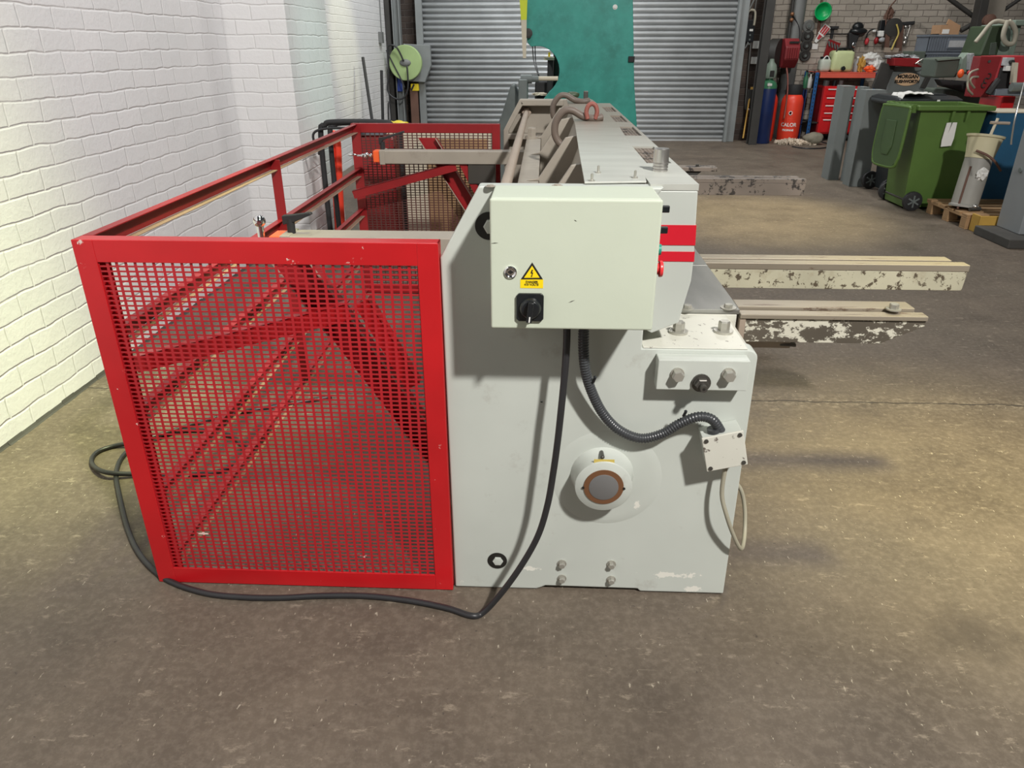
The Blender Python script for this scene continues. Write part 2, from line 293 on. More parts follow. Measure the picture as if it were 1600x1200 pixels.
# ------------------------------------------------------------------ mesh helpers
def V(*a): return Vector(a[0]) if len(a) == 1 else Vector(a)
def frame_of(d):
    d = d.normalized(); a = Vector((0, 0, 1)) if abs(d.z) < 0.9 else Vector((1, 0, 0))
    u = a.cross(d).normalized(); return u, d.cross(u)
class MB:
    def __init__(s): s.bm = bmesh.new()
    def box(s, x0, x1, y0, y1, z0, z1, rot=None, piv=None):
        vs = [s.bm.verts.new(V(x, y, z)) for x in (x0, x1) for y in (y0, y1) for z in (z0, z1)]
        if rot is not None:
            p = Vector(piv) if piv is not None else V((x0 + x1) / 2, (y0 + y1) / 2, (z0 + z1) / 2)
            for v in vs: v.co = p + rot @ (v.co - p)
        for f in ((0, 1, 3, 2), (4, 6, 7, 5), (0, 4, 5, 1), (2, 3, 7, 6), (0, 2, 6, 4), (1, 5, 7, 3)):
            s.bm.faces.new([vs[i] for i in f])
        return s
    def prism(s, pts, a, b, axis='Y'):
        """outline pts in the plane across the axis, pushed from a to b"""
        def mk(p, t):
            if axis == 'Y': return V(p[0], t, p[1])
            if axis == 'X': return V(t, p[0], p[1])
            return V(p[0], p[1], t)
        A = [s.bm.verts.new(mk(p, a)) for p in pts]; B = [s.bm.verts.new(mk(p, b)) for p in pts]
        n = len(pts)
        s.bm.faces.new(A); s.bm.faces.new(B[::-1])
        for i in range(n): s.bm.faces.new((A[i], B[i], B[(i + 1) % n], A[(i + 1) % n]))
        return s
    def ring(s, c, u, v, r, n=16, ry=None):
        ry = r if ry is None else ry
        return [s.bm.verts.new(c + u * (r * math.cos(2 * PI * i / n)) + v * (ry * math.sin(2 * PI * i / n))) for i in range(n)]
    def cyl(s, p, q, r, r2=None, n=20, cap=True):
        p, q = V(p), V(q); u, v = frame_of(q - p)
        A = s.ring(p, u, v, r, n); B = s.ring(q, u, v, r if r2 is None else r2, n)
        for i in range(n): s.bm.faces.new((A[i], A[(i + 1) % n], B[(i + 1) % n], B[i]))
        if cap: s.bm.faces.new(A[::-1]); s.bm.faces.new(B)
        return s
    def lathe(s, c, prof, axis=(0, 0, 1), n=28, sy=1.0):
        """profile of (radius, height) turned about an axis through c"""
        c = V(c); d = Vector(axis).normalized(); u, v = frame_of(d); prev = None
        for r, h in prof:
            cur = s.ring(c + d * h, u, v, max(r, 1e-4), n, max(r, 1e-4) * sy)
            if prev:
                for i in range(n): s.bm.faces.new((prev[i], prev[(i + 1) % n], cur[(i + 1) % n], cur[i]))
            else: first = cur
            prev = cur
        s.bm.faces.new(first[::-1]); s.bm.faces.new(prev)
        return s
    def tube(s, pts, r, n=10, smooth=6, rib=None, closed=False):
        P = [V(p) for p in pts]
        if smooth:
            Q = []; m = len(P)
            for i in range(m if closed else m - 1):
                if closed: a, b, c, d = P[(i - 1) % m], P[i], P[(i + 1) % m], P[(i + 2) % m]
                else: a, b, c, d = P[max(i - 1, 0)], P[i], P[i + 1], P[min(i + 2, m - 1)]
                for k in range(smooth):
                    t = k / smooth
                    Q.append(0.5 * ((2 * b) + (c - a) * t + (2 * a - 5 * b + 4 * c - d) * t * t + (3 * b - a - 3 * c + d) * t ** 3))
            if not closed: Q.append(P[-1])
            P = Q
        if rib:
            L = [0]
            for i in range(1, len(P)): L.append(L[-1] + (P[i] - P[i - 1]).length)
            step = rib[0] / 4; m = int(L[-1] / step); Q = []; j = 0
            for k in range(m + 1):
                t = k * step
                while j < len(L) - 2 and L[j + 1] < t: j += 1
                f = (t - L[j]) / max(L[j + 1] - L[j], 1e-6); Q.append(P[j].lerp(P[j + 1], min(f, 1)))
            P = Q
        u = None; prev = None; m = len(P); first = None
        for i in range(m):
            if closed: d = (P[(i + 1) % m] - P[i - 1]).normalized()
            else: d = (P[min(i + 1, m - 1)] - P[max(i - 1, 0)]).normalized()
            if u is None: u, v = frame_of(d)
            else:
                u = (u - d * u.dot(d)).normalized(); v = d.cross(u)
            rr = r[min(i, len(r) - 1)] if isinstance(r, (list, tuple)) else r
            if rib: rr = r * (1 + rib[1] * (1 if i % 4 in (1, 2) else 0))
            cur = s.ring(P[i], u, v, rr, n)
            if prev:
                for k in range(n): s.bm.faces.new((prev[k], prev[(k + 1) % n], cur[(k + 1) % n], cur[k]))
            else: first = cur
            prev = cur
        if closed:
            for k in range(n): s.bm.faces.new((prev[k], prev[(k + 1) % n], first[(k + 1) % n], first[k]))
        else: s.bm.faces.new(first[::-1]); s.bm.faces.new(prev)
        return s
    def ball(s, c, r, sx=1, sy=1, sz=1, seg=16, rot=None):
        m = Matrix.Diagonal((sx, sy, sz, 1))
        if rot is not None: m = rot.to_matrix().to_4x4() @ m
        bmesh.ops.create_uvsphere(s.bm, u_segments=seg, v_segments=max(6, seg // 2 + 2), radius=r, matrix=Matrix.Translation(V(c)) @ m)
        return s
    def blob(s, c, r, sx=1, sy=1, sz=1, amp=0.2, sub=3, seed=1):
        """a crumpled lump"""
        g = bmesh.ops.create_icosphere(s.bm, subdivisions=sub, radius=1.0)
        from mathutils import noise as mn
        for v in g['verts']:
            k = 1 + amp * mn.noise(v.co * 2.3 + V(seed, seed * 2, 0)) + amp * 0.6 * mn.noise(v.co * 6 + V(seed, 0, 0))
            v.co = V(c) + V(v.co.x * r * sx * k, v.co.y * r * sy * k, v.co.z * r * sz * k)
        return s
    def bolt(s, c, r, h, d=(0, -1, 0), washer=0.0, ang=0.0):
        """hexagon head standing on a surface, with a washer"""
        c = V(c); d = Vector(d).normalized(); u, v = frame_of(d)
        base = c
        if washer:
            s.cyl(c, c + d * h * 0.25, washer, n=20); base = c + d * h * 0.25
        def hexr(p, rr): return [s.bm.verts.new(p + u * rr * math.cos(ang + i * PI / 3) + v * rr * math.sin(ang + i * PI / 3)) for i in range(6)]
        A = hexr(base, r); B = hexr(base + d * h * 0.85, r); Cc = hexr(base + d * h, r * 0.86)
        for P_, Q_ in ((A, B), (B, Cc)):
            for i in range(6): s.bm.faces.new((P_[i], P_[(i + 1) % 6], Q_[(i + 1) % 6], Q_[i]))
        s.bm.faces.new(A[::-1]); s.bm.faces.new(Cc)
        return s
    def link(s, name, mat, parent=None, loc=None, bevel=0.0, smooth=False, sub=0, seg=2):
        bmesh.ops.recalc_face_normals(s.bm, faces=s.bm.faces[:])
        off = V(0, 0, 0)
        if parent is not None:
            r = parent
            while r.parent: r = r.parent
            off = Vector(r.location)
        elif loc is not None: off = V(loc)
        for v in s.bm.verts: v.co -= off
        me = bpy.data.meshes.new(name); s.bm.to_mesh(me); s.bm.free()
        o = bpy.data.objects.new(name, me); COL.objects.link(o)
        if parent is not None: o.parent = parent
        elif loc is not None: o.location = loc
        me.materials.append(M[mat])
        if bevel:
            b = o.modifiers.new('bevel', 'BEVEL'); b.width = bevel; b.segments = seg; b.limit_method = 'ANGLE'; b.angle_limit = math.radians(35)
            b.harden_normals = False
        if sub:
            q = o.modifiers.new('sub', 'SUBSURF'); q.levels = sub; q.render_levels = sub
        if smooth:
            for p in me.polygons: p.use_smooth = True
            if smooth == 'auto':
                try: me.set_sharp_from_angle(angle=math.radians(40))
                except Exception: pass
        return o
def tag(o, label=None, cat=None, group=None, kind=None):
    if label: o['label'] = label
    if cat: o['category'] = cat
    if group: o['group'] = group
    if kind: o['kind'] = kind
    return o
def T(name, label, cat, loc, group=None):
    o = bpy.data.objects.new(name, None); COL.objects.link(o); o.location = loc; o.empty_display_size = 0.1
    return tag(o, label, cat, group)
def S(o): o['kind'] = 'structure'; return o
def copy_tree(o, parent=None):
    c = o.copy(); COL.objects.link(c); c.parent = parent
    for ch in list(o.children): copy_tree(ch, c)
    return c
def rotY(deg): return Matrix.Rotation(math.radians(deg), 3, 'Y')
def rotX(deg): return Matrix.Rotation(math.radians(deg), 3, 'X')
def rotZ(deg): return Matrix.Rotation(math.radians(deg), 3, 'Z')
def text(s, size, c, mat, parent, name='lettering', depth=0.0006, rot=(PI / 2, 0, 0), bold=0.0, bend=None, sx=1.0, turn=0.0):
    cu = bpy.data.curves.new('txt', 'FONT'); cu.body = s; cu.size = size; cu.align_x = 'CENTER'; cu.align_y = 'CENTER'; cu.extrude = depth; cu.offset = bold
    t = bpy.data.objects.new('txt', cu); COL.objects.link(t)
    bpy.context.view_layer.update()
    me = bpy.data.meshes.new_from_object(t.evaluated_get(bpy.context.evaluated_depsgraph_get()))
    bpy.data.objects.remove(t); bpy.data.curves.remove(cu)
    r = parent
    while r.parent: r = r.parent
    E = Euler(rot).to_matrix()
    for v in me.vertices:
        p = v.co.copy(); p.x *= sx
        if bend:
            a = p.x / bend + turn; rr = bend + p.z
            p = Vector((math.sin(a) * rr, p.y, math.cos(a) * rr - bend))
        v.co = E @ p + V(c) - Vector(r.location)
    o = bpy.data.objects.new(name, me); COL.objects.link(o); o.parent = parent; me.name = name
    me.materials.clear(); me.materials.append(M[mat])
    return o

# ================================================================== the setting
S(MB().box(-4.2, 9.5, -3.0, 16.0, -0.1, 0.0).link('floor', 'concrete_floor'))
# left wall: near bay, pier, far bay
S(MB().box(-2.75, -2.335, -3.0, 5.76, 0.0, 4.6).link('wall_left', 'brick_white_yz'))
S(MB().box(-2.75, -1.88, 5.77, 6.85, 0.0, 4.6).link('trim_1', 'brick_white_xz'))
S(MB().box(-1.88, -1.874, 5.772, 6.848, 0.0, 4.6).link('trim_2', 'brick_white_yz'))
S(MB().box(-3.10, -2.79, 6.85, 14.1, 0.0, 4.6).link('wall_left_far', 'brick_white_yz'))
S(MB().box(-2.79, -2.40, 6.852, 6.90, 0.0, 4.6).link('trim_3', 'brick_white_xz'))
# mortar fillet and grimy gap along the foot of the near wall
fl = MB()
for i in range(60):
    y0 = -0.2 + i * 0.0995; a = 0.010 + 0.008 * random.random()
    fl.prism([(-2.337, 0.0), (-2.337, 0.016 + 0.012 * random.random()), (-2.337 + a * 0.6, 0.006), (-2.337 + a, 0.0)], y0, y0 + 0.0995)
S(fl.link('baseboard_left', 'plinth_dark'))
# back wall
S(MB().box(-2.79, -2.22, 14.3, 14.5, 0, 4.6).link('wall_back_left', 'brick_dark_xz'))
S(MB().box(3.42, 3.90, 14.3, 14.5, 0, 4.6).link('wall_back_middle', 'brick_dark_xz'))
S(MB().box(3.90, 9.4, 14.9, 15.1, 0, 4.6).link('wall_back', 'brick_old_xz'))
S(MB().box(3.87, 3.90, 14.5, 14.9, 0, 4.6).link('trim_4', 'brick_dark_xz'))

# roller shutter: curved interlocking laths
sh = MB(); pitch = 0.090; z = 0.03; prof = []
while z < 4.5:
    for k in range(8):
        a = k / 8
        prof.append((14.10 - 0.042 * math.sin(PI * min(a / 0.82, 1.0)) if a < 0.82 else 14.106, z + a * pitch))
    z += pitch
A = [sh.bm.verts.new((-2.17, y, zz)) for y, zz in prof]; B = [sh.bm.verts.new((3.26, y, zz)) for y, zz in prof]
for i in range(len(prof) - 1): sh.bm.faces.new((A[i], B[i], B[i + 1], A[i + 1]))
door = sh.link('door_1', 'galvanised', smooth=True); S(door)
md = door.modifiers.new('solid', 'SOLIDIFY'); md.thickness = 0.004
MB().box(-2.17, 3.26, 14.075, 14.12, 0.0, 0.06).link('bottom_rail', 'galvanised', door, bevel=0.004)
S(MB().box(-2.27, -2.15, 14.0, 14.14, 0, 4.6).link('trim_5', 'guide_grey', bevel=0.006))
S(MB().box(3.25, 3.44, 14.0, 14.16, 0, 4.6).box(3.25, 3.30, 13.95, 14.0, 0, 4.6).link('trim_6', 'guide_grey', bevel=0.006))
# steel posts beside the shutter
S(MB().box(-2.78, -2.70, 13.9, 14.3, 0, 4.6).link('trim_7', 'column_dark'))
S(MB().box(-2.66, -2.53, 13.98, 14.08, 0, 4.6).box(-2.66, -2.64, 13.9, 13.98, 0, 4.6).box(-2.55, -2.53, 13.9, 13.98, 0, 4.6).link('trim_8', 'guide_grey', bevel=0.004))
S(MB().box(3.60, 3.74, 13.55, 13.57, 0, 4.6).box(3.60, 3.74, 13.70, 13.72, 0, 4.6).box(3.66, 3.68, 13.57, 13.70, 0, 4.6).link('trim_9', 'column_dark', bevel=0.004))
S(MB().cyl((4.47, 14.72, 0), (4.47, 14.72, 4.6), 0.13, n=28).link('trim_10', 'pipe_grey', smooth='auto'))

# ================================================================== guillotine shear
mc = T('guillotine_shear', 'long pale grey guillotine shear with red stripes and a cream switch cabinet', 'machine', (0.15, 1.9, 0))
def arc(cx, cz, r, a0, a1, n=6): return [(cx + r * math.cos(math.radians(a0 + (a1 - a0) * i / n)), cz + r * math.sin(math.radians(a0 + (a1 - a0) * i / n))) for i in range(n + 1)]
body = [(-0.262, 0.004), (-0.266, 1.095), (-0.162, 1.279), (0.300, 1.279), (0.277, 1.25), (0.277, 0.885)] + \
       [(0.277, 0.849)] + [(0.565, 0.849)] + arc(0.568, 0.823, 0.025, 90, 0)[1:] + [(0.600, 0.006), (0.333, 0.006), (0.325, 0.016), (0.03, 0.018), (0.015, 0.010), (0.0, 0.004)]
ep = MB().prism(body, 1.85, 1.905).link('end_plate', 'machine_paint', mc, bevel=0.004)
MB().prism([(0.280, 0.40), (0.280, 0.8485), (0.562, 0.8485), (0.586, 0.83), (0.586, 0.40)], 1.906, 2.13).link('bed_shoulder', 'worn_ledge', mc, bevel=0.003)
# thin bright worn lip around the shoulder front
MB().prism([(0.280, 0.8492), (0.563, 0.8492), (0.563, 0.8522), (0.280, 0.8522)], 1.851, 2.12).link('ledge_plate', 'worn_ledge', mc, bevel=0.001)
# large cast swelling around the bearing
MB().lathe((0.205, 1.8505, 0.43), [(0.165, 0.0), (0.150, 0.003), (0.13, 0.004)], axis=(0, -1, 0), n=48).link('bearing_swelling', 'machine_paint', mc, smooth='auto')
bh = MB().lathe((0.189, 1.780, 0.445), [(0.094, -0.068), (0.088, -0.055), (0.084, -0.035), (0.0825, -0.002), (0.080, 0.0)], axis=(0, -1, 0), n=48).link('bearing_housing', 'machine_paint', mc, smooth='auto')
bc = V((0.189, 1.778, 0.446))
MB().lathe(bc, [(0.0575, 0.0), (0.0575, 0.0015), (0.042, 0.002)], axis=(0, -1, 0), n=44).link('bronze_bush', 'bronze', bh, smooth='auto')
MB().lathe(bc + V(0, -0.001, 0), [(0.0425, 0.0), (0.0425, 0.0022), (0.040, 0.0032)], axis=(0, -1, 0), n=44).link('shaft_end', 'disc_steel', bh, smooth='auto')
for dx_ in (0.0585, -0.0585): MB().cyl(bc + V(dx_, -0.001, -0.003), bc + V(dx_, -0.003, -0.003), 0.004).link('set_screw', 'print_black', bh)
gn = V((0.182, 1.800, 0.537))
MB().cyl(gn + V(0, 0.03, -0.006), gn + V(0, -0.008, 0), 0.006).ball(gn + V(0, -0.010, 0.001), 0.0055).link('grease_nipple', 'dark_steel', mc, smooth='auto')
MB().box(gn.x - 0.024, gn.x + 0.034, 1.785, 1.787, gn.z - 0.020, gn.z - 0.004).link('yellow_label', 'old_yellow', mc)
# far end plate with its flanged frame
fz = 4.97
MB().prism(body, 5.06, 5.12).link('end_plate', 'machine_dusty', mc, bevel=0.004)
MB().prism([(-0.266, 0.9), (-0.266, 1.095), (-0.162, 1.283), (-0.135, 1.262), (-0.232, 1.09), (-0.232, 0.9)], fz, 5.06).prism([(-0.162, 1.283), (0.12, 1.283), (0.12, 1.245), (-0.15, 1.245)], fz, 5.06) \
    .prism([(-0.24, 1.040), (0.12, 1.040), (0.12, 1.075), (-0.24, 1.075)], fz, 5.06).link('end_frame', 'machine_dusty', mc, bevel=0.005)
# blade beam casing at the front: hollow top with mesh finger windows
cas = [(0.277, 0.90), (0.277, 1.268), (0.388, 1.268), (0.396, 1.085), (0.395, 1.033), (0.373, 0.916), (0.303, 0.885)]
cs = MB().prism(cas, 1.872, 4.66).link('blade_casing', 'machine_paint', mc, bevel=0.003)
wins = [(2.23, 2.62), (2.95, 3.28), (3.50, 3.82), (4.05, 4.36)]
tp = MB(); ys = [1.872] + [v for w_ in wins for v in w_] + [4.66]
for i in range(0, len(ys), 2): tp.box(0.268, 0.389, ys[i], ys[i + 1], 1.269, 1.284)
for a, b in wins: tp.box(0.268, 0.303, a, b, 1.269, 1.284).box(0.376, 0.389, a, b, 1.269, 1.284)
bmesh.ops.remove_doubles(tp.bm, verts=tp.bm.verts[:], dist=1e-5)
tp.link('casing_top', 'cover_paint', cs)
for a, b in wins:
    g = MB()
    for i in range(7): g.box(0.303 + i * 0.0125 - 0.0018 if i else 0.303, 0.3055 + i * 0.0125, a, b, 1.2745, 1.278)
    n = int((b - a) / 0.016)
    for i in range(n + 1): g.box(0.303, 0.376, a + i * 0.016, a + i * 0.016 + 0.003, 1.2745, 1.2782)
    g.link('finger_mesh', 'arm_far', cs)
    MB().box(0.3035, 0.3755, a + 0.001, b - 0.001, 1.2685, 1.270).link('well_shade', 'print_black', cs)  # black inset plate: shade of the opening put in as colour
def zx(z):      # casing front edge
    P = [(1.268, 0.388), (1.085, 0.396), (1.033, 0.395), (0.916, 0.373), (0.885, 0.303)]
    for (z0, x0), (z1, x1) in zip(P, P[1:]):
        if z0 >= z >= z1: return x0 + (x1 - x0) * (z0 - z) / (z0 - z1)
    return 0.39
for z0, z1 in ((1.130, 1.182), (1.087, 1.113)):
    MB().prism([(0.279, z0), (0.279, z1), (zx(z1) + 0.0012, z1), (zx(z0) + 0.0012, z0)], 1.8705, 4.655).link('red_stripe', 'stripe_red', cs)
# hydraulic stud on the casing
c0 = V(0.322, 2.085, 1.284)
MB().lathe(c0, [(0.021, 0.0), (0.021, 0.004), (0.019, 0.006), (0.021, 0.008), (0.021, 0.012), (0.019, 0.014), (0.021, 0.016), (0.021, 0.020), (0.019, 0.022), (0.021, 0.024), (0.0212, 0.058), (0.0195, 0.060)], n=28).link('threaded_stud', 'bright_steel', mc, smooth='auto')
# cover plate over the beam
cv = MB(); L = [(1.885, 0.104), (2.46, 0.114), (3.40, 0.134), (4.95, 0.137)]; Rr = [(1.905, 0.262), (2.18, 0.283), (2.63, 0.300), (3.35, 0.320), (4.29, 0.318), (4.95, 0.300)]
cv.prism([(x, y) for y, x in L] + [(x, y) for y, x in Rr[::-1]], 1.281, 1.286, axis='Z').link('beam_cover', 'cover_paint', mc, bevel=0.001)
MB().box(0.15, 0.262, 1.91, 4.96, 0.86, 1.279).link('blade_beam', 'machine_dusty', mc)
for p in ((0.148, 2.031, 1.286), (0.123, 1.897, 1.286), (0.238, 1.951, 1.286)):
    MB().lathe(p, [(0.008, 0), (0.008, 0.003), (0.0035, 0.004), (0.0035, 0.018), (0.001, 0.020)], n=12).link('stud', 'bolt_steel', mc)
for p in ((-0.132, 1.847, 1.280), (0.035, 1.863, 1.280)):
    MB().bolt(p, 0.009, 0.003, (0, 0, 1), washer=0.014).link('recessed_bolt', 'machine_dusty', mc)
# rear ribs: inclined gussets standing on a ledge
MB().prism([(-0.105, 0.80), (-0.105, 1.092), (-0.02, 1.092), (-0.02, 0.80)], 1.91, 4.62).link('rear_ledge', 'machine_dusty', mc, bevel=0.003)
for y in (2.32, 3.06, 3.85, 4.55):
    MB().prism([(-0.07, 1.0925), (-0.02, 1.105), (0.085, 1.262), (0.149, 1.275), (0.149, 0.86), (-0.019, 0.86), (-0.019, 1.0925)], y, y + 0.022).link('gusset', 'machine_dusty', mc, bevel=0.003)
MB().prism([(0.06, 1.02), (0.149, 1.26), (0.149, 0.86), (0.06, 0.86)], 1.912, 4.55).link('beam_web', 'machine_dusty', mc)
MB().bolt((-0.075, 4.56, 1.092), 0.028, 0.05, (0, 0, 1), washer=0.04).link('large_nut', 'machine_dusty', mc)
# tie rod
MB().cyl((-0.118, 1.906, 1.20), (-0.118, 5.058, 1.20), 0.0175).link('tie_rod', 'rod_paint', mc, smooth='auto')
MB().bolt((-0.118, 5.058, 1.20), 0.032, 0.03, (0, -1, 0)).link('rod_nut', 'rod_paint', mc)
# lifting hooks
def hook(y, s=1.0):
    pts = [(0.262, y, 1.302), (0.225, y - 0.01, 1.297), (0.175, y, 1.305), (0.125, y, 1.330), (0.085, y, 1.325), (0.052, y, 1.28), (0.05, y, 1.225), (0.075, y, 1.185), (0.115, y, 1.175), (0.150, y, 1.178)]
    return MB().tube(pts, 0.0165 * s, n=14, smooth=8)
hook(3.52).link('lifting_hook', 'hook_iron', mc, smooth=True)
hook(4.60).link('lifting_hook', 'hook_iron', mc, smooth=True)
ey = MB(); ep_ = V((0.212, 3.500, 1.306)); pts = []
for i in range(9):
    a = math.radians(-50 + i * 280 / 8); pts.append((ep_.x - 0.030 * math.sin(a + PI) * 1.0, 3.50, ep_.z + 0.034 - 0.034 * math.cos(a + PI) * -1))
ey.tube([(ep_.x - 0.017, 3.5, 1.295), (ep_.x - 0.024, 3.5, 1.325), (ep_.x - 0.017, 3.5, 1.350), (ep_.x, 3.5, 1.360), (ep_.x + 0.017, 3.5, 1.350), (ep_.x + 0.024, 3.5, 1.325), (ep_.x + 0.017, 3.5, 1.295)], 0.010, n=12, smooth=6)
ey.link('eye_bolt', 'eye_red', mc, smooth=True)
MB().box(0.236, 0.262, 4.75, 4.80, 1.286, 1.345).link('clamp_block', 'dark_steel', mc, bevel=0.003)
MB().blob((0.165, 4.72, 1.325), 0.03, 1.5, 0.8, 0.7, 0.2, 2, 3).link('eye_bolt', 'saw_green', mc, smooth=True)
# table and bed
tb = MB().box(0.31, 0.607, 2.131, 2.62, 0.852, 0.868).box(0.31, 0.607, 2.623, 4.95, 0.852, 0.868).link('table', 'table_steel', mc, bevel=0.002)
MB().box(0.33, 0.600, 2.1305, 4.95, 0.60, 0.8515).box(0.34, 0.56, 2.15, 4.95, 0.10, 0.60).link('bed', 'worn_ledge', mc, bevel=0.003)
for p, ws in (((0.574, 2.145, 0.868), 0.024), ((0.448, 2.134, 0.868), 0.02)):
    MB().bolt(p, 0.013, 0.010, (0, 0, 1), washer=ws).link('table_bolt', 'bolt_steel', mc)
for p in ((0.524, 1.976, 0.852), (0.394, 1.966, 0.852)):
    MB().bolt(p, 0.0165, 0.028, (0, 0, 1), washer=0.027, ang=0.3).link('table_bolt', 'bolt_steel', mc)
# front support arms reaching out from the table
a1 = MB().prism([(0.626, 0.842), (0.626, 0.765), (1.045, 0.765), (1.168, 0.825), (1.168, 0.842)], 2.125, 2.215).link('support_arm', 'arm_black', mc, bevel=0.002)
MB().box(0.608, 0.627, 2.122, 2.218, 0.75, 0.842).link('mounting_block', 'rod_paint', a1, bevel=0.002)
MB().box(0.608, 1.168, 2.118, 2.160, 0.8425, 0.857).box(0.608, 1.148, 2.168, 2.235, 0.8425, 0.866).box(0.608, 1.14, 2.158, 2.170, 0.8425, 0.848).link('arm_rail', 'arm_top', a1, bevel=0.002)
MB().bolt((1.076, 2.154, 0.866), 0.014, 0.016, (0, 0, 1), washer=0.022).link('arm_bolt', 'bolt_steel', a1)
a2 = MB().prism([(0.608, 0.835), (0.608, 0.800), (0.69, 0.762), (1.578, 0.762), (1.583, 0.835)], 2.690, 2.79).link('support_arm', 'arm_rust', mc, bevel=0.002)
MB().box(0.608, 1.585, 2.688, 2.735, 0.8355, 0.860).box(0.608, 1.545, 2.745, 2.80, 0.8355, 0.863).link('arm_rail', 'arm_top', a2, bevel=0.002)
a3 = MB().prism([(0.608, 0.835), (0.608, 0.762), (1.592, 0.762), (1.597, 0.835)], 4.59, 4.69).link('support_arm', 'arm_far', mc, bevel=0.002)
MB().box(0.608, 1.598, 4.588, 4.635, 0.8355, 0.860).box(0.608, 1.57, 4.645, 4.70, 0.8355, 0.863).link('arm_rail', 'arm_far', a3, bevel=0.002)
a4 = MB().prism([(0.606, 0.835), (0.606, 0.765), (0.98, 0.765), (1.06, 0.835)], 5.05, 5.12).link('support_arm', 'column_dark', mc, bevel=0.002)
MB().box(0.60, 1.155, 5.03, 5.14, 0.8355, 0.860).link('arm_rail', 'arm_far', a4, bevel=0.002)
MB().bolt((1.03, 5.08, 0.860), 0.012, 0.014, (0, 0, 1)).link('arm_bolt', 'dark_steel', a4)
# small scissor clip below the first arm
MB().prism([(0.721, 2.208, 0.740)[:2], (0.812, 2.201, 0.740)[:2], (0.806, 2.162, 0.740)[:2], (0.728, 2.175, 0.740)[:2]], 0.735, 0.743, axis='Z').link('spring_clip', 'dark_steel', mc, bevel=0.001)
MB().box(0.62, 0.79, 2.17, 2.19, 0.728, 0.765).link('clip_bracket', 'rod_paint', mc)

# bolted block near the top of the shoulder
bp = MB().box(0.317, 0.561, 1.803, 1.8495, 0.7475, 0.836).link('bolted_block', 'machine_paint', mc, bevel=0.0025)
for u_, p in enumerate(((0.370, 1.803, 0.796), (0.506, 1.803, 0.798))):
    MB().bolt(p, 0.0165, 0.020, (0, -1, 0), washer=0.0185, ang=0.2 + u_).link('block_bolt', 'bolt_steel', bp)
p = V((0.436, 1.803, 0.771))
sb = MB(); sb.cyl(p, p + V(0, -0.006, 0), 0.026); sb.cyl(p + V(0, -0.006, 0), p + V(0, -0.010, 0), 0.022)
sb.bolt(p + V(0, -0.010, 0), 0.020, 0.014, (0, -1, 0)); sb.cyl(p + V(0, -0.024, 0), p + V(0, -0.044, 0), 0.0095); sb.link('adjusting_screw', 'dark_steel', bp)
MB().cyl(p + V(0, -0.0435, 0), p + V(0, -0.0445, 0), 0.004).link('screw_socket', 'print_black', bp)
# end plate fasteners
for px in ((0.080, 1.850, 0.110), (0.082, 1.850, 0.051), (0.236, 1.850, 0.113), (0.239, 1.850, 0.052)):
    MB().bolt(px, 0.0105, 0.014, (0, -1, 0), washer=0.0145, ang=random.random()).link('plate_bolt', 'bolt_steel', mc)
h = V((-0.125, 1.849, 0.114))
MB().lathe(h, [(0.031, -0.0002), (0.031, 0.0006)], axis=(0, -1, 0), n=32).link('bolt_hole', 'print_black', mc)
MB().bolt(h + V(0.002, -0.0006, 0.0), 0.0165, 0.005, (0, -1, 0)).cyl(h + V(0.002, -0.0055, 0), h + V(0.002, -0.0065, 0), 0.009).link('sunk_bolt', 'machine_paint', mc)
h = V((-0.137, 1.849, 1.180))
MB().lathe(h, [(0.036, -0.0002), (0.036, 0.0008)], axis=(0, -1, 0), n=32).link('bolt_hole', 'print_black', mc)
MB().bolt(h + V(0.006, -0.0008, 0.0), 0.02, 0.012, (0, -1, 0)).link('sunk_bolt', 'machine_paint', mc)
MB().cyl((0.006, 1.849, 0.680), (0.006, 1.849, 0.681), 0.0032).cyl((0.029, 1.849, 0.681), (0.029, 1.849, 0.681), 0.0032).link('drilled_hole', 'print_black', mc)

# switch cabinet
cx0, cx1, cz0, cz1 = -0.1205, 0.270, 0.970, 1.2815
cb = MB().box(cx0, cx1, 1.686, 1.8495, cz0, cz1 + 0.001).link('switch_cabinet', 'cabinet_paint', mc, bevel=0.004, seg=3)
dr = MB().box(cx0 - 0.0015, cx1 + 0.0015, 1.670, 1.6845, cz0 - 0.0015, cz1 + 0.0015).link('cabinet_door', 'cabinet_paint', cb, bevel=0.005, seg=3)
MB().box(cx0 + 0.003, cx1 + 0.0012, 1.6844, 1.6862, cz0 + 0.003, cz1 - 0.003).link('door_seal', 'print_black', cb)
k = V((-0.074, 1.670, 1.112))
MB().lathe(k, [(0.0150, 0), (0.0150, 0.004), (0.0125, 0.006), (0.0115, 0.0055), (0.0085, 0.003), (0.0085, 0.0015)], axis=(0, -1, 0), n=28).link('cabinet_lock', 'chrome', dr, smooth='auto')
MB().prism([(k.x - 0.007, k.z), (k.x, k.z + 0.0045), (k.x + 0.007, k.z), (k.x, k.z - 0.0045)], 1.6655, 1.667).link('key_slot', 'print_black', dr)
t0, t1, t2 = V((-0.023, 1.669, 1.136)), V((-0.050, 1.669, 1.094)), V((0.003, 1.669, 1.095))
def tri(a, b, c, y, s=1.0):
    g = (a + b + c) / 3
    return MB().prism([((g + (q - g) * s).x, (g + (q - g) * s).z) for q in (a, b, c)], y, y + 0.0004)
wl = MB().box(t1.x - 0.0008, t2.x + 0.0008, 1.6693, 1.66995, (-0.025, 1.670, 1.073)[2], t1.z + 0.0006).link('warning_label', 'sticker_yellow', dr)
tri(t0, t1, t2, 1.6692).link('triangle_border', 'print_black', wl)
tri(t0, t1, t2, 1.6689, 0.70).link('triangle_field', 'sticker_yellow', wl)
g = (t0 + t1 + t2) / 3
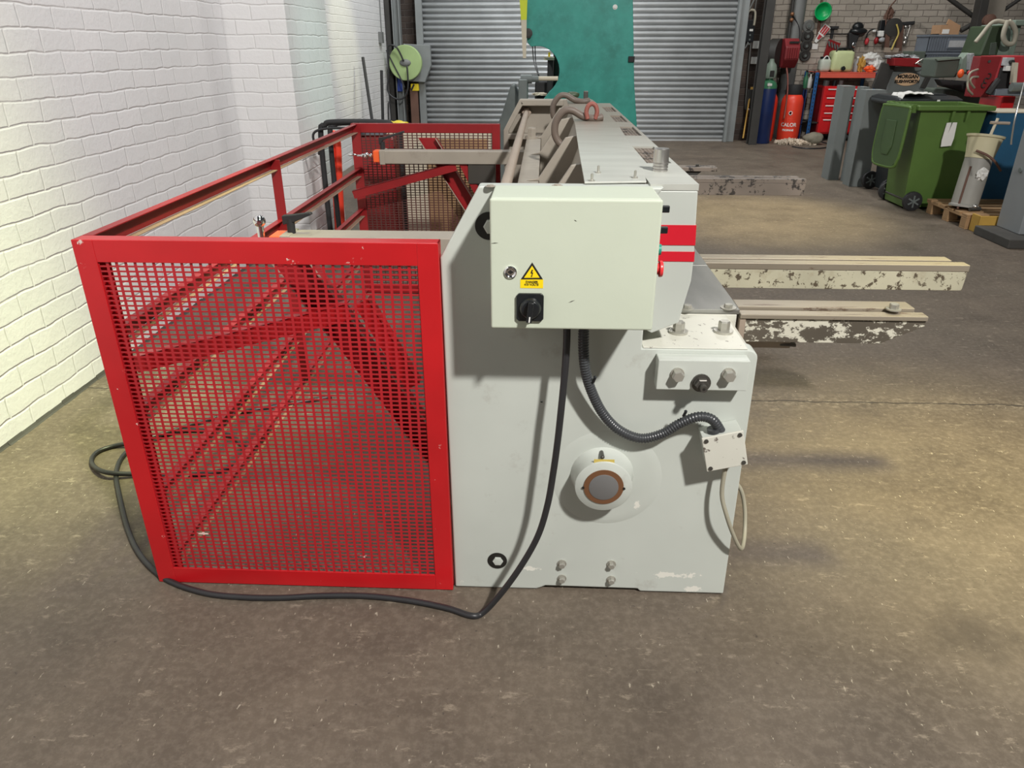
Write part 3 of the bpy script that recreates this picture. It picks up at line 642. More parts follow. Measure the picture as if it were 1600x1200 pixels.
bolt = [(0.000, 0.0125), (0.004, 0.0125), (0.0012, 0.004), (0.0048, 0.004), (0.0015, -0.006), (0.003, -0.0055), (-0.0003, -0.0105), (-0.0028, -0.0058), (-0.0008, -0.0062), (0.0008, 0.0012), (-0.0036, 0.0012)]
MB().prism([(g.x - 0.0006 + a * 0.80, g.z + b * 0.80) for a, b in bolt], 1.6684, 1.6688).link('lightning_symbol', 'print_black', wl)
text('DANGER', 0.0072, (g.x, 1.669, t1.z - 0.0058), 'print_black', wl, bold=0.0001)
text('415 VOLTS', 0.0072, (g.x - 0.001, 1.669, t1.z - 0.0122), 'print_black', wl, bold=0.0001)
# rotary isolator
a, b_, c_, d_ = (-0.060, 0.006, 0.991, 1.061)
sw = MB().prism([(a + .006, c_), (b_ - .006, c_), (b_, c_ + .006), (b_, d_ - .006), (b_ - .006, d_), (a + .006, d_), (a, d_ - .006), (a, c_ + .006)], 1.662, 1.6699).link('rotary_switch', 'black_plastic', dr, bevel=0.0015)
kc = V((a + b_) / 2 + 0.001, 1.662, (c_ + d_) / 2 - 0.001)
MB().lathe(kc, [(0.0270, 0), (0.0265, 0.004), (0.022, 0.012), (0.020, 0.0135)], axis=(0, -1, 0), n=32).box(kc.x - 0.0065, kc.x + 0.0065, kc.y - 0.030, kc.y - 0.010, kc.z - 0.027, kc.z + 0.022, rotY(6), kc).link('switch_knob', 'black_plastic', sw, smooth='auto', bevel=0.001)
MB().box(kc.x - 0.001, kc.x + 0.0022, kc.y - 0.0306, kc.y - 0.030, kc.z - 0.026, kc.z - 0.012, rotY(6), kc).link('knob_pointer', 'white_paint', sw)
# side buttons
def sx(p): return V(cx1 + 0.0005, 1.745, p[2])
for z in (1.247, 1.197):
    q = V(cx1, 1.750, z)
    MB().cyl(q, q + V(0.008, 0, 0), 0.013).cyl(q + V(0.008, 0, 0), q + V(0.011, 0, 0), 0.011).link('selector_bezel', 'chrome', cb, smooth='auto')
    MB().box(q.x + 0.009, q.x + 0.030, q.y - 0.006, q.y + 0.006, q.z - 0.008, q.z + 0.008).link('selector_knob', 'black_plastic', cb, bevel=0.002)
q = V(cx1, 1.750, 1.149); MB().cyl(q, q + V(0.018, 0, 0), 0.0135).link('start_button', 'button_green', cb, smooth='auto')
q = V(cx1, 1.750, 1.101); MB().lathe(q, [(0.013, 0), (0.013, 0.012), (0.015, 0.016), (0.020, 0.018), (0.0205, 0.022), (0.019, 0.026)], axis=(1, 0, 0), n=28).link('emergency_stop', 'button_red', cb, smooth='auto')
MB().box(cx1 + 0.0002, cx1 + 0.0022, 1.692, 1.845, 1.00, 1.276).link('button_plate', 'dark_steel', cb)
# dents and scratches on the door as thin marks
for p, dx, dz in (((0.073, 1.670, 1.041), 0.014, 0.006), ((-0.111, 1.670, 1.181), 0.016, 0.001), ((0.075, 1.670, 1.235), 0.006, -0.003)):
    p = V(p); MB().prism([(p.x - dx / 2, p.z - dz / 2), (p.x, p.z - 0.0008), (p.x + dx / 2, p.z + dz / 2), (p.x, p.z + 0.001)], 1.6693, 1.6699).link('scratch', 'dark_steel', dr)
MB().cyl((-0.078, 1.79, 0.970), (-0.078, 1.79, 0.950), 0.006).cyl((-0.058, 1.79, 0.970), (-0.058, 1.79, 0.950), 0.006).link('cable_gland', 'black_matt', cb)
MB().cyl((0.112, 1.785, 0.970), (0.112, 1.785, 0.935), 0.017).cyl((0.068, 1.775, 0.970), (0.068, 1.775, 0.935), 0.014).link('cable_gland', 'black_plastic', cb)
# ribbed conduit from the cabinet to the junction box
cpts = [(0.112, 1.785, 0.940), (0.114, 1.786, 0.871), (0.122, 1.790, 0.808), (0.141, 1.800, 0.743), (0.176, 1.810, 0.670), (0.224, 1.815, 0.615), (0.287, 1.815, 0.588), (0.346, 1.810, 0.606), (0.392, 1.805, 0.643), (0.438, 1.800, 0.668), (0.477, 1.800, 0.661), (0.505, 1.805, 0.625), (0.517, 1.812, 0.597)]
MB().tube(cpts, 0.0125, n=14, smooth=10, rib=(0.0078, 0.16)).link('ribbed_conduit', 'conduit_grey', mc, smooth=True)
for p in ((0.144, 1.785, 0.775), (0.396, 1.788, 0.676)):
    p = V(p); MB().cyl(p, p + V(0.004, -0.004, 0.014), 0.004).ball(p + V(0.004, -0.004, 0.016), 0.0045).link('cable_tie', 'black_plastic', mc)
# junction box
jc = V((0.519, 1.775, 0.573)); J = rotY(-14)
jb = MB().box(jc.x - 0.054, jc.x + 0.054, 1.783, 1.8495, jc.z - 0.052, jc.z + 0.052, J, (jc.x, 1.8, jc.z)).link('junction_box', 'machine_paint', mc, bevel=0.002)
jl = MB().box(jc.x - 0.057, jc.x + 0.057, 1.775, 1.7828, jc.z - 0.055, jc.z + 0.055, J, (jc.x, 1.8, jc.z)).link('junction_lid', 'worn_ledge', jb, bevel=0.002)
for a in (-0.046, 0.046):
    for c in (-0.045, 0.045):
        q = V(jc.x, 1.775, jc.z) + J @ V(a, 0, c)
        MB().cyl(q, q + V(0, -0.003, 0), 0.006).link('lid_screw', 'dark_steel', jl)
q = jc + V(0, 0.03, 0) + J @ V(-0.018, 0, 0.052); MB().cyl(q, q + J @ V(0, 0, 0.012), 0.018).link('conduit_nut', 'conduit_grey', jb, smooth='auto')
q = jc + V(0, 0.03, 0) + J @ V(0.004, 0, -0.052)
MB().cyl(q, q + J @ V(0, 0, -0.012), 0.012).link('cable_gland', 'black_plastic', jb)
MB().tube([q, (0.534, 1.800, 0.421), (0.554, 1.790, 0.350), (0.586, 1.800, 0.273), (0.618, 1.820, 0.211), (0.640, 1.860, 0.191), (0.658, 1.920, 0.210), (0.655, 1.950, 0.277), (0.635, 1.960, 0.337), (0.597, 1.970, 0.370)], 0.0065, n=10, smooth=8).link('flex_cable', 'flex_cable', mc, smooth=True)

# back gauge beams that stick out to the rear, with adjusting handles
def gauge(y0, y1, zt, x0, near):
    g = MB().box(x0, -0.108, y0, y1, zt - 0.078, zt).box(x0 - 0.004, x0 + 0.03, y0 - 0.004, y1 + 0.004, zt - 0.084, zt + 0.004).link('back_gauge_beam', 'machine_dusty' if not near else 'machine_dusty', mc, bevel=0.004)
    MB().box(x0 - 0.045, x0 - 0.0045, y0 + 0.006, y1 - 0.01, zt - 0.070, zt - 0.001).link('end_cap', 'orange_plastic', g, bevel=0.004)
    if near:
        c = V(x0 - 0.070, (y0 + y1) / 2 - 0.045, zt + 0.005)
        MB().cyl(c + V(0, 0, -0.06), c + V(0, 0, 0.032), 0.012).link('handle_stem', 'chrome', g, smooth='auto')
        MB().ball(c + V(0, 0, 0.046), 0.021, seg=24).link('ball_knob', 'chrome', g, smooth=True)
        MB().cyl(c + V(0, 0, -0.055), c + V(0.10, 0, -0.055), 0.009).link('crank_arm', 'chrome', g, smooth='auto')
    else:
        c = V(x0 - 0.046, (y0 + y1) / 2, zt - 0.035)
        MB().cyl(c, c + V(-0.11, 0, 0.0), 0.006).ball(c + V(-0.02, 0, 0), 0.014).ball(c + V(-0.05, 0, 0), 0.019).ball(c + V(-0.075, 0, 0), 0.012).ball(c + V(-0.14, 0, 0.004), 0.010, 3.2, 1, 0.8).link('crank_handle', 'chrome', g, smooth=True)
    px = x0 + (0.022 if near else 0.01); yy = (y0 + y1) / 2
    MB().cyl((px, yy, zt), (px, yy, zt + 0.05), 0.014).link('clamp_stem', 'black_matt', g)
    MB().prism([(px - 0.025, zt + 0.030), (px - 0.025, zt + 0.062), (px + 0.02, zt + 0.066), (px + 0.075, zt + 0.074), (px + 0.08, zt + 0.066), (px + 0.015, zt + 0.040)] if near else [(px - 0.02, zt + 0.030), (px - 0.02, zt + 0.075), (px + 0.02, zt + 0.08), (px + 0.14, zt + 0.115), (px + 0.145, zt + 0.105), (px + 0.01, zt + 0.060)], yy - 0.012, yy + 0.012).link('clamp_lever', 'black_matt', g, bevel=0.003)
    MB().box(x0 + 0.55, x0 + 0.72, y0 + 0.01, y1 - 0.01, zt - 0.20, zt - 0.0785).link('slide_block', 'dark_steel', g, bevel=0.004)
gauge(2.44, 2.55, 1.002, -0.90, True)
gauge(4.68, 4.78, 1.000, -1.025, False)

# ================================================================== red rear guard
gd = T('rear_safety_guard', 'red mesh safety guard with angle iron rails bolted behind the grey shear', 'guard', (-0.75, 1.9, 0))
def meshed(name, x0, x1, z0, z1, y, px, pz, wx, wz, mat, parent, th=0.0016):
    m = MB(); n = int(round((x1 - x0) / px)); px = (x1 - x0) / n; k = int(round((z1 - z0) / pz)); pz = (z1 - z0) / k
    for i in range(n + 1): m.box(x0 + i * px - wx / 2, x0 + i * px + wx / 2, y, y + th, z0, z1)
    for j in range(k + 1): m.box(x0, x1, y + 0.0001, y + th - 0.0001, z0 + j * pz - wz / 2, z0 + j * pz + wz / 2)
    return m.link(name, mat, parent)
X0, X1, ZT = -1.236, -0.268, 1.137
ys0 = 1.833
fr = MB()
def frame(m, x0, x1, z0, z1, y, wl, wr, wt, wb, fl, sgn=1):
    a, b = (y, y + 0.004)
    m.box(x0, x0 + wl, a, b, z0, z1).box(x1 - wr, x1, a, b, z0, z1).box(x0 + wl, x1 - wr, a, b, z1 - wt, z1).box(x0 + wl, x1 - wr, a, b, z0, z0 + wb)
    m.box(x0, x0 + 0.004, b, b + fl, z0, z1).box(x1 - 0.004, x1, b, b + fl, z0, z1).box(x0, x1, b, b + fl, z1 - 0.004, z1).box(x0, x1, b, b + fl, z0, z0 + 0.004)
frame(fr, X0, X1, 0.004, ZT, ys0, 0.057, 0.056, 0.060, 0.058, 0.045)
fp = fr.link('end_panel_frame', 'guard_red_scuffed', gd, bevel=0.0012)
meshed('mesh_sheet', X0 + 0.055, X1 - 0.054, 0.060, ZT - 0.058, ys0 + 0.0045, 0.0254, 0.0138, 0.0073, 0.0046, 'mesh_red', fp)
fr2 = MB(); frame(fr2, -1.25, -0.285, 0.004, 1.140, 4.90, 0.06, 0.05, 0.055, 0.055, 0.045)
fp2 = fr2.link('end_panel_frame', 'old_red', gd, bevel=0.0012)
meshed('mesh_sheet', -1.19, -0.335, 0.060, 1.085, 4.905, 0.0300, 0.0165, 0.007, 0.005, 'mesh_dark', fp2)
# rails between the two end panels: angle sections
def rail(z, mat='old_red'):
    o = MB().box(-1.236, -1.206, 1.885, 4.895, z - 0.004, z).box(-1.236, -1.232, 1.885, 4.895, z - 0.050, z - 0.004).link('guard_rail', mat, gd, bevel=0.001)
    MB().box(-1.2319, -1.204, 1.885, 4.895, z - 0.054, z - 0.050).link('worn_flange', 'rail_inner', o, bevel=0.001)
for z in (1.137, 0.862, 0.60, 0.305, 0.054): rail(z)
MB().box(-1.235, -1.19, 3.34, 3.346, 0.05, 1.13).box(-1.235, -1.231, 3.346, 3.39, 0.05, 1.13).link('guard_post', 'old_red', gd, bevel=0.001)
MB().box(-1.236, -1.176, 1.885, 1.889, 0.0, 1.12).link('corner_post', 'guard_red', gd, bevel=0.001)
# sloping chute bars near each panel
for y, mt in ((1.955, 'guard_red'), (4.70, 'old_red')):
    a, b, c = V(-1.215, y, 0.700), V(-0.545, y, 0.880), V(-0.40, y, 0.66)
    def bar(p, q, w_, nm):
        d = (q - p).normalized(); n_ = V(-d.z, 0, d.x) * w_
        m = MB(); m.prism([(p.x, p.z), (q.x, q.z), ((q + n_).x, (q + n_).z), ((p + n_).x, (p + n_).z)], y, y + 0.004)
        m.prism([((p + n_ * 0.92).x, (p + n_ * 0.92).z), ((q + n_ * 0.92).x, (q + n_ * 0.92).z), ((q + n_).x, (q + n_).z), ((p + n_).x, (p + n_).z)], y, y + 0.045)
        return m.link(nm, mt, gd, bevel=0.001)
    bar(a, b, 0.050, 'chute_bar'); bar(b + V(0.01, 0, 0.045), c, 0.045, 'chute_bar')
    # wide channel brace with bright worn edges
    y2 = y + (0.06 if y < 3 else 0.10)
    L0, L1, R1, R0 = V(-0.802, y2, 1.062), V(-0.300, y2, 0.27), V(-0.300, y2, 0.43), V(-0.684, y2, 1.062)
    m = MB(); m.prism([(t.x, t.z) for t in (L0, L1, R1, R0)], y2 + 0.038, y2 + 0.042)
    for s0, s1, sg in ((L0, L1, 1), (R0, R1, -1)):
        m.prism([(s0.x, s0.z), (s1.x, s1.z), (s1.x + 0.005 * sg, s1.z), (s0.x + 0.005 * sg, s0.z)], y2, y2 + 0.038)
    o = m.link('channel_brace', 'old_red', gd, bevel=0.001)
    for s0, s1, sg in ((L0, L1, 1), (R0, R1, -1)):
        MB().prism([(s0.x, s0.z), (s1.x, s1.z), (s1.x + 0.006 * sg, s1.z), (s0.x + 0.006 * sg, s0.z)], y2 - 0.003, y2 - 0.0002).link('worn_edge', 'rod_paint', o)

# ================================================================== cable on the floor
cab = [(0.068, 1.775, 0.940), (0.068, 1.768, 0.878), (0.065, 1.762, 0.797), (0.059, 1.755, 0.705), (0.052, 1.752, 0.607), (0.042, 1.750, 0.505), (0.028, 1.750, 0.396), (0.002, 1.745, 0.291), (-0.047, 1.740, 0.183), (-0.106, 1.733, 0.084), (-0.162, 1.726, 0.012), (-0.198, 1.713, 0.010), (-0.277, 1.743, 0.010), (-0.403, 1.772, 0.010), (-0.549, 1.787, 0.010), (-0.691, 1.781, 0.010), (-0.811, 1.767, 0.010), (-0.934, 1.765, 0.010), (-1.064, 1.780, 0.010), (-1.214, 1.838, 0.010), (-1.350, 1.944, 0.010), (-1.473, 2.087, 0.010), (-1.611, 2.285, 0.010), (-1.730, 2.475, 0.010), (-1.774, 2.628, 0.010), (-1.736, 2.758, 0.010), (-1.585, 2.842, 0.010), (-1.391, 2.802, 0.010), (-1.267, 2.660, 0.010), (-1.291, 2.518, 0.010), (-1.440, 2.463, 0.010), (-1.626, 2.461, 0.012), (-1.752, 2.445, 0.028), (-1.864, 2.531, 0.012), (-1.901, 2.622, 0.010), (-1.856, 2.685, 0.010), (-1.730, 2.724, 0.026), (-1.542, 2.950, 0.010), (-1.368, 3.056, 0.010), (-1.036, 3.210, 0.010)]
pc = MB().tube(cab, 0.0096, n=12, smooth=8).link('power_cable', 'black_rubber', None, loc=cab[11], smooth=True)
tag(pc, 'black power cable hanging from the cream switch cabinet and trailing along the floor', 'cable')

# ================================================================== behind the guard, left
t = T('portable_generator', 'black tubular framed portable unit with a cream panel standing behind the far red mesh', 'generator', (-1.5, 5.9, 0))
MB().tube([(-1.66, 5.6, 0.02), (-1.66, 5.6, 0.95), (-1.62, 5.6, 1.06), (-1.55, 5.6, 1.085), (-1.20, 5.6, 1.085), (-1.12, 5.6, 1.06), (-1.07, 5.6, 0.95), (-1.07, 5.6, 0.02)], 0.02, smooth=5).link('tube_frame', 'black_matt', t, smooth=True)
MB().tube([(-1.66, 5.85, 0.02), (-1.66, 5.85, 0.93), (-1.62, 5.85, 1.03), (-1.55, 5.85, 1.055), (-1.24, 5.85, 1.055), (-1.16, 5.85, 1.03), (-1.11, 5.85, 0.93), (-1.11, 5.85, 0.02)], 0.02, smooth=5).link('tube_frame', 'black_matt', t, smooth=True)
MB().box(-1.40, -1.12, 5.64, 5.83, 0.10, 0.98).link('body', 'old_red', t, bevel=0.02)
MB().box(-1.39, -1.20, 5.64, 5.82, 0.985, 1.02).link('top_tray', 'crate_grey', t, bevel=0.006)
for x in (-1.5, -1.22): MB().cyl((x, 5.58, 0.06), (x, 5.87, 0.06), 0.02).link('cross_tube', 'black_matt', t, smooth='auto')
# coils of lead draped on the frame
MB().tube([(-1.68, 5.55, 0.88), (-1.70, 5.55, 1.0), (-1.62, 5.56, 1.04), (-1.45, 5.57, 1.045), (-1.3, 5.57, 1.03), (-1.5, 5.57, 1.01), (-1.64, 5.55, 0.96), (-1.67, 5.54, 0.86)], 0.009, smooth=6).link('coiled_lead', 'black_rubber', t, smooth=True)
c = T('cream_locker', 'cream steel cabinet standing behind the far red mesh panel', 'cabinet', (-0.75, 6.6, 0))
MB().box(-1.38, -0.45, 6.4, 6.8, 0.0, 0.93).link('body', 'cream_plastic', c, bevel=0.01)
MB().box(-1.00, -0.48, 6.39, 6.40, 0.05, 0.88).link('front_panel', 'wood', c, bevel=0.003)
tag(MB().tube([(-1.74, 6.2, 0.0), (-1.72, 6.2, 0.5), (-1.70, 6.2, 0.86), (-1.715, 6.2, 0.93), (-1.75, 6.2, 0.90), (-1.76, 6.2, 0.5), (-1.78, 6.2, 0.0)], 0.026, smooth=5).link('hand_truck_rail', 'cyl_red', None, loc=(-1.75, 6.2, 0), smooth=True), 'bright red bent tube rail standing beside the white brick pier', 'rail')
yb = T('yellow_bag', 'crumpled yellow plastic bag on top of the cream cabinet beside the black tube frame', 'bag', (-1.27, 6.5, 0.93))
MB().blob((-1.27, 6.52, 0.972), 0.075, 1.35, 1.0, 0.50, 0.4, 3, 5).link('sack', 'yellow_plastic', yb, smooth=True)
MB().blob((-1.20, 6.50, 0.965), 0.035, 1.3, 1.0, 0.9, 0.5, 2, 2).link('knotted_neck', 'yellow_plastic', yb, smooth=True)
a, b = V((-2.491, 11.000, 0.700)), V((-2.639, 11.400, 1.432))
d = (b - a).normalized(); a = a - d * (a.z / d.z)
tag(MB().cyl(a, b, 0.022).link('black_pole', 'black_matt', None, loc=a, smooth='auto'), 'tall thin black pole leaning, the left one of two against the white brick wall', 'pole')
a, b = V((-2.451, 11.600, 0.651)), V((-2.444, 11.700, 1.254)); d = (b - a).normalized(); a = a - d * (a.z / d.z)
tag(MB().cyl(a, b, 0.022).link('black_pole', 'black_matt', None, loc=a, smooth='auto'), 'shorter black pole standing upright, right of the two by the white brick wall', 'pole')
cz = T('grey_conduit', 'thin grey conduit with a small box running down the far white brick wall', 'conduit', (-2.78, 12.6, 1.8))
MB().cyl((-2.780, 13.547, 2.276), (-2.780, 13.525, 1.796), 0.010).link('conduit_pipe', 'pipe_grey', cz, smooth='auto')
p = V((-2.770, 13.406, 1.746)); MB().box(-2.79, -2.73, p.y - 0.12, p.y + 0.05, p.z - 0.12, p.z + 0.05).link('switch_box', 'pipe_grey', cz, bevel=0.005)

# hose reel with yellow-green disc
rc = V((-2.433, 13.800, 1.316)); hr = T('hose_reel', 'round yellow-green hose reel on a grey bracket left of the roller shutter', 'hose reel', rc)
MB().lathe(rc + V(0, -0.02, 0), [(0.275, 0.10), (0.285, 0.09), (0.285, 0.0), (0.27, -0.01), (0.255, 0.0), (0.20, 0.01), (0.10, -0.01), (0.02, -0.01)][::-1], axis=(0, -1, 0), n=40).link('reel_disc', 'reel_green', hr, smooth='auto')
MB().ball(rc + V(0, -0.12, 0), 0.10, 1, 0.35, 0.6).link('hub_cap', 'pipe_grey', hr, smooth=True)
MB().prism([(rc.x - 0.05, rc.z + 0.30), (rc.x + 0.42, rc.z + 0.28), (rc.x + 0.42, rc.z - 0.05), (rc.x + 0.30, rc.z - 0.32), (rc.x - 0.02, rc.z - 0.30)], 13.86, 13.98).link('reel_bracket', 'guide_grey', hr, bevel=0.01)
def loop(pts, r=0.012): return MB().tube(pts, r, n=8, smooth=7)
loop([(rc.x - 0.02, 13.64, rc.z + 0.03), (rc.x - 0.12, 13.62, rc.z + 0.24), (rc.x - 0.25, 13.6, rc.z + 0.27), (rc.x - 0.27, 13.6, rc.z + 0.10), (rc.x - 0.29, 13.6, rc.z - 0.20), (rc.x - 0.32, 13.6, rc.z - 0.45), (rc.x - 0.20, 13.6, rc.z - 0.57), (rc.x - 0.05, 13.6, rc.z - 0.56), (rc.x + 0.04, 13.6, rc.z - 0.38), (rc.x + 0.04, 13.62, rc.z - 0.05)], 0.015).link('hose', 'black_rubber', hr, smooth=True)
loop([(rc.x - 0.30, 13.6, rc.z + 0.20), (rc.x - 0.18, 13.6, rc.z - 0.05), (rc.x - 0.08, 13.6, rc.z - 0.25), (rc.x - 0.02, 13.6, rc.z - 0.40)], 0.013).link('hose', 'black_rubber', hr, smooth=True)
loop([(rc.x - 0.30, 13.6, rc.z - 0.50), (rc.x - 0.30, 13.6, rc.z - 0.70), (rc.x - 0.30, 13.6, rc.z - 0.92), (rc.x - 0.34, 13.6, rc.z - 0.90), (rc.x - 0.32, 13.6, rc.z - 0.62)], 0.010).link('hose', 'black_rubber', hr, smooth=True)
tag(loop([(-2.169, 13.950, 1.437), (-2.098, 13.900, 1.345), (-2.093, 13.900, 1.211), (-2.141, 13.950, 1.094)], 0.010).link('white_cable', 'strap_cream', None, loc=(-2.108, 13.950, 1.292), smooth=True), 'short pale cable looping out from the left shutter guide', 'cable')
r = (-2.646, -2.531, 0.842, 1.064)
tag(MB().prism([(r[0], r[2]), (r[1], r[2]), (r[1] - .01, r[3]), (r[0] + .02, r[3])], 13.9, 14.02).link('blue_bucket', 'blue_paint', None, loc=((r[0] + r[1]) / 2, 13.95, r[2]), bevel=0.01), 'small blue container hung below the yellow-green hose reel', 'container')
r = (-2.395, -2.257, 0.853, 0.970); tb_ = T('transformer_box', 'small yellow box with a black stripe hanging beside the left shutter guide', 'box', ((r[0] + r[1]) / 2, 14, r[2]))
MB().box(r[0], r[1], 13.88, 14.0, r[2], r[3]).link('case', 'yellow_plastic', tb_, bevel=0.01)
MB().box(r[0] + 0.02, r[0] + 0.05, 13.875, 13.88, r[2], r[3], rotY(30)).link('stripe', 'black_matt', tb_)
tag(MB().box(-2.42, -2.28, 13.90, 13.97, 0, 0.88).link('timber_post', 'wood_brown', None, loc=(-2.35, 13.93, 0), bevel=0.01), 'short brown timber board standing left of the roller shutter', 'board')

# ================================================================== teal C-frame machine and lathe behind the shear
tc = T('press_frame', 'tall teal painted C-frame machine with a round throat in front of the roller shutter', 'machine', (0.5, 9.0, 0))
pts = [(-0.245, 2.75), (-0.230, 1.72), (-0.205, 1.62)]
cxx, czz, rr = -0.09, 1.325, 0.25
pts += [(-0.165, 1.580)] + [(cxx + rr * math.cos(math.radians(a)) * 1.0, czz + rr * math.sin(math.radians(a)) * 1.05) for a in range(95, -61, -10)] + [(-0.02, 1.02), (-0.10, 0.96), (-0.12, 0.0), (1.12, 0.0), (1.075, 0.77), (1.015, 1.20), (0.985, 1.55), (0.94, 2.05), (0.92, 2.75)]
MB().prism(pts, 9.0, 9.14).link('frame_plate', 'teal_paint', tc, bevel=0.006)
r = (0.930, 0.988, 1.424, 1.483); MB().box(r[0], r[1] + 0.01, 8.97, 9.0, r[2], r[3]).link('clamp_plate', 'black_matt', tc, bevel=0.002)
p = V((0.751, 9.000, 1.975)); MB().bolt(p, 0.018, 0.012, (0, -1, 0), washer=0.026).link('bolt', 'white_paint', tc)
MB().box(-0.285, -0.245, 9.02, 9.1, 1.80, 2.6).link('slide_bar', 'black_matt', tc)
p = V((-0.201, 8.980, 1.716)); MB().lathe(p, [(0.05, 0), (0.05, 0.04), (0.03, 0.045)], axis=(0, -1, 0)).link('slide_knob', 'column_dark', tc)
MB().prism([(-0.293, 8.900, 2.041)[::2], (-0.209, 8.900, 2.041)[::2], (-0.215, 8.900, 1.848)[::2], (-0.278, 8.900, 1.848)[::2]], 8.9, 8.93).link('yellow_strip', 'lime_yellow', tc)
MB().prism([(-0.278, 8.900, 1.848)[::2], (-0.215, 8.900, 1.848)[::2], (-0.218, 8.900, 1.464)[::2], (-0.254, 8.900, 1.464)[::2]], 8.9, 8.93).link('cream_strip', 'cream_plastic', tc)
# lathe-like machine in grey
lt = T('grey_lathe', 'grey cast iron machine with a chuck and a beige shaft seen through the teal throat', 'machine', (-0.3, 9.9, 0))
r = (-0.279, -0.185, 1.099, 1.273)
MB().prism([(-0.561, 8.300, 0.682)[::2], (-0.461, 8.300, 0.926)[::2], (-0.364, 8.300, 1.213)[::2], (-0.324, 8.300, 1.219)[::2], (-0.283, 8.300, 1.106)[::2], (-0.214, 8.300, 1.042)[::2], (-0.021, 8.300, 0.979)[::2], (-0.02, 0.0), (-0.55, 0.0)], 8.3, 8.7).link('base_casting', 'casting_grey', lt, bevel=0.02)
MB().box(r[0], r[1], 8.15, 8.6, r[2] - 0.05, r[3]).link('headstock', 'casting_grey', lt, bevel=0.01)
p = V((-0.240, 8.200, 1.273)); MB().cyl(p + V(-0.02, 0.1, 0), p + V(0.10, 0.1, 0.0), 0.045).cyl(p + V(0.10, 0.1, 0), p + V(0.17, 0.1, 0), 0.03).link('chuck', 'casting_grey', lt, smooth='auto')
p = V((-0.108, 8.300, 1.276)); q = V((0.135, 8.300, 1.276)); MB().cyl((p.x, 8.35, p.z), (q.x, 8.35, p.z), 0.022).link('beige_shaft', 'cream_plastic', lt, smooth='auto')
r = (-0.122, 0.158, 1.021, 1.201); MB().box(r[0], r[1] + 0.1, 9.4, 9.7, 0.0, r[3]).link('dark_housing', 'black_matt', lt, bevel=0.02)
r = (0.023, 0.090, 1.076, 1.444); MB().box(r[0], r[1], 9.25, 9.4, r[2] - 0.2, r[3]).link('pillar', 'black_matt', lt, bevel=0.01)
r = (-0.019, 0.101, 1.437, 1.471); MB().box(r[0], r[1], 9.24, 9.4, r[2], r[3]).link('pillar_cap', 'cream_plastic', lt, bevel=0.003)
p = V((0.041, 9.300, 1.451)); MB().cyl(p, p + V(0, 0, 0.07), 0.012).link('brass_spindle', 'sticker_yellow', lt)
r = (0.092, 0.184, 1.108, 1.427); MB().box(r[0], r[1] + 0.1, 9.4, 9.6, r[2] - 0.2, r[3] + 0.15).link('column_casting', 'column_dark', lt, bevel=0.02)
loop([(-0.160, 9.600, 1.593), (-0.142, 9.550, 1.426), (-0.083, 9.300, 1.272)], 0.006).link('cable', 'black_rubber', lt, smooth=True)
loop([(-0.129, 9.600, 1.593), (-0.119, 9.550, 1.426), (-0.076, 9.300, 1.272)], 0.006).link('cable', 'black_rubber', lt, smooth=True)
MB().blob((-0.057, 9.300, 1.068), 0.07, 1.3, 1, 0.25, 0.6, 3, 9).link('swarf_pile', 'cream_plastic', lt)

# ================================================================== wall right of the shutter
r = (3.414, 3.613, 1.641, 1.993); wb = T('motor_starter', 'black shutter control box mounted on the dark brick right of the roller shutter', 'control box', ((r[0] + r[1]) / 2, 14.3, r[2]))
MB().box(r[0], r[1], 14.16, 14.30, r[2], r[3]).link('case', 'black_plastic', wb, bevel=0.01)
MB().box(r[1] - 0.09, r[1] - 0.03, 14.155, 14.16, r[3] - 0.18, r[3] - 0.145).link('label_plate', 'white_paint', wb)
for k_ in range(3):
    q = V(r[1] - 0.07, 14.16, r[3] - 0.24 - 0.07 * k_); MB().cyl(q, q + V(0, -0.012, 0), 0.014).link('button', 'casting_grey', wb)
for (u0, v0, u1, v1), lb in (((1178, 64, 1189, 76), 'upper white square switch plate on dark brick by the shutter'), ((1174, 89, 1186, 100), 'lower white square switch plate on dark brick by the shutter')):
    pass
r = (3.640, 3.762, 1.539, 1.661); s_ = MB().box(r[0], r[1], 14.262, 14.30, r[2], r[3]).link('switch_plate', 'white_paint', None, loc=((r[0] + r[1]) / 2, 14.3, r[2]), bevel=0.006)
tag(s_, 'upper of two white square switch plates beside the dark steel column', 'switch', 'white switch plates'); MB().box(r[0] + .05, r[1] - .05, 14.255, 14.262, r[2] + 0.05, r[3] - 0.05).link('rocker', 'white_paint', s_)
r = (3.641, 3.765, 1.291, 1.405); s_ = MB().box(r[0], r[1], 14.262, 14.30, r[2], r[3]).link('switch_plate', 'white_paint', None, loc=((r[0] + r[1]) / 2, 14.3, r[2]), bevel=0.006)
tag(s_, 'lower of two white square switch plates beside the dark steel column', 'switch', 'white switch plates'); MB().box(r[0] + .05, r[1] - .05, 14.255, 14.262, r[2] + 0.05, r[3] - 0.05).link('rocker', 'white_paint', s_)
tag(loop([(3.532, 14.150, 2.292), (3.468, 14.120, 2.155), (3.405, 14.120, 2.058), (3.358, 14.120, 1.920), (3.365, 14.120, 1.701), (3.403, 14.120, 1.580), (3.473, 14.120, 1.549), (3.516, 14.120, 1.640)], 0.014).link('looped_cable', 'pipe_grey', None, loc=(3.358, 14.120, 1.920), smooth=True), 'pale grey cable looping around the black shutter control box', 'cable')
tag(loop([(3.588, 14.200, 2.295), (3.580, 14.200, 2.119), (3.580, 14.200, 1.802), (3.595, 14.200, 1.292), (3.628, 14.200, 0.549)], 0.010).link('hand_chain', 'pipe_grey', None, loc=(3.580, 14.200, 2.119), smooth=True), 'grey hanging chain, longer one, running down beside the white switch plates', 'chain')
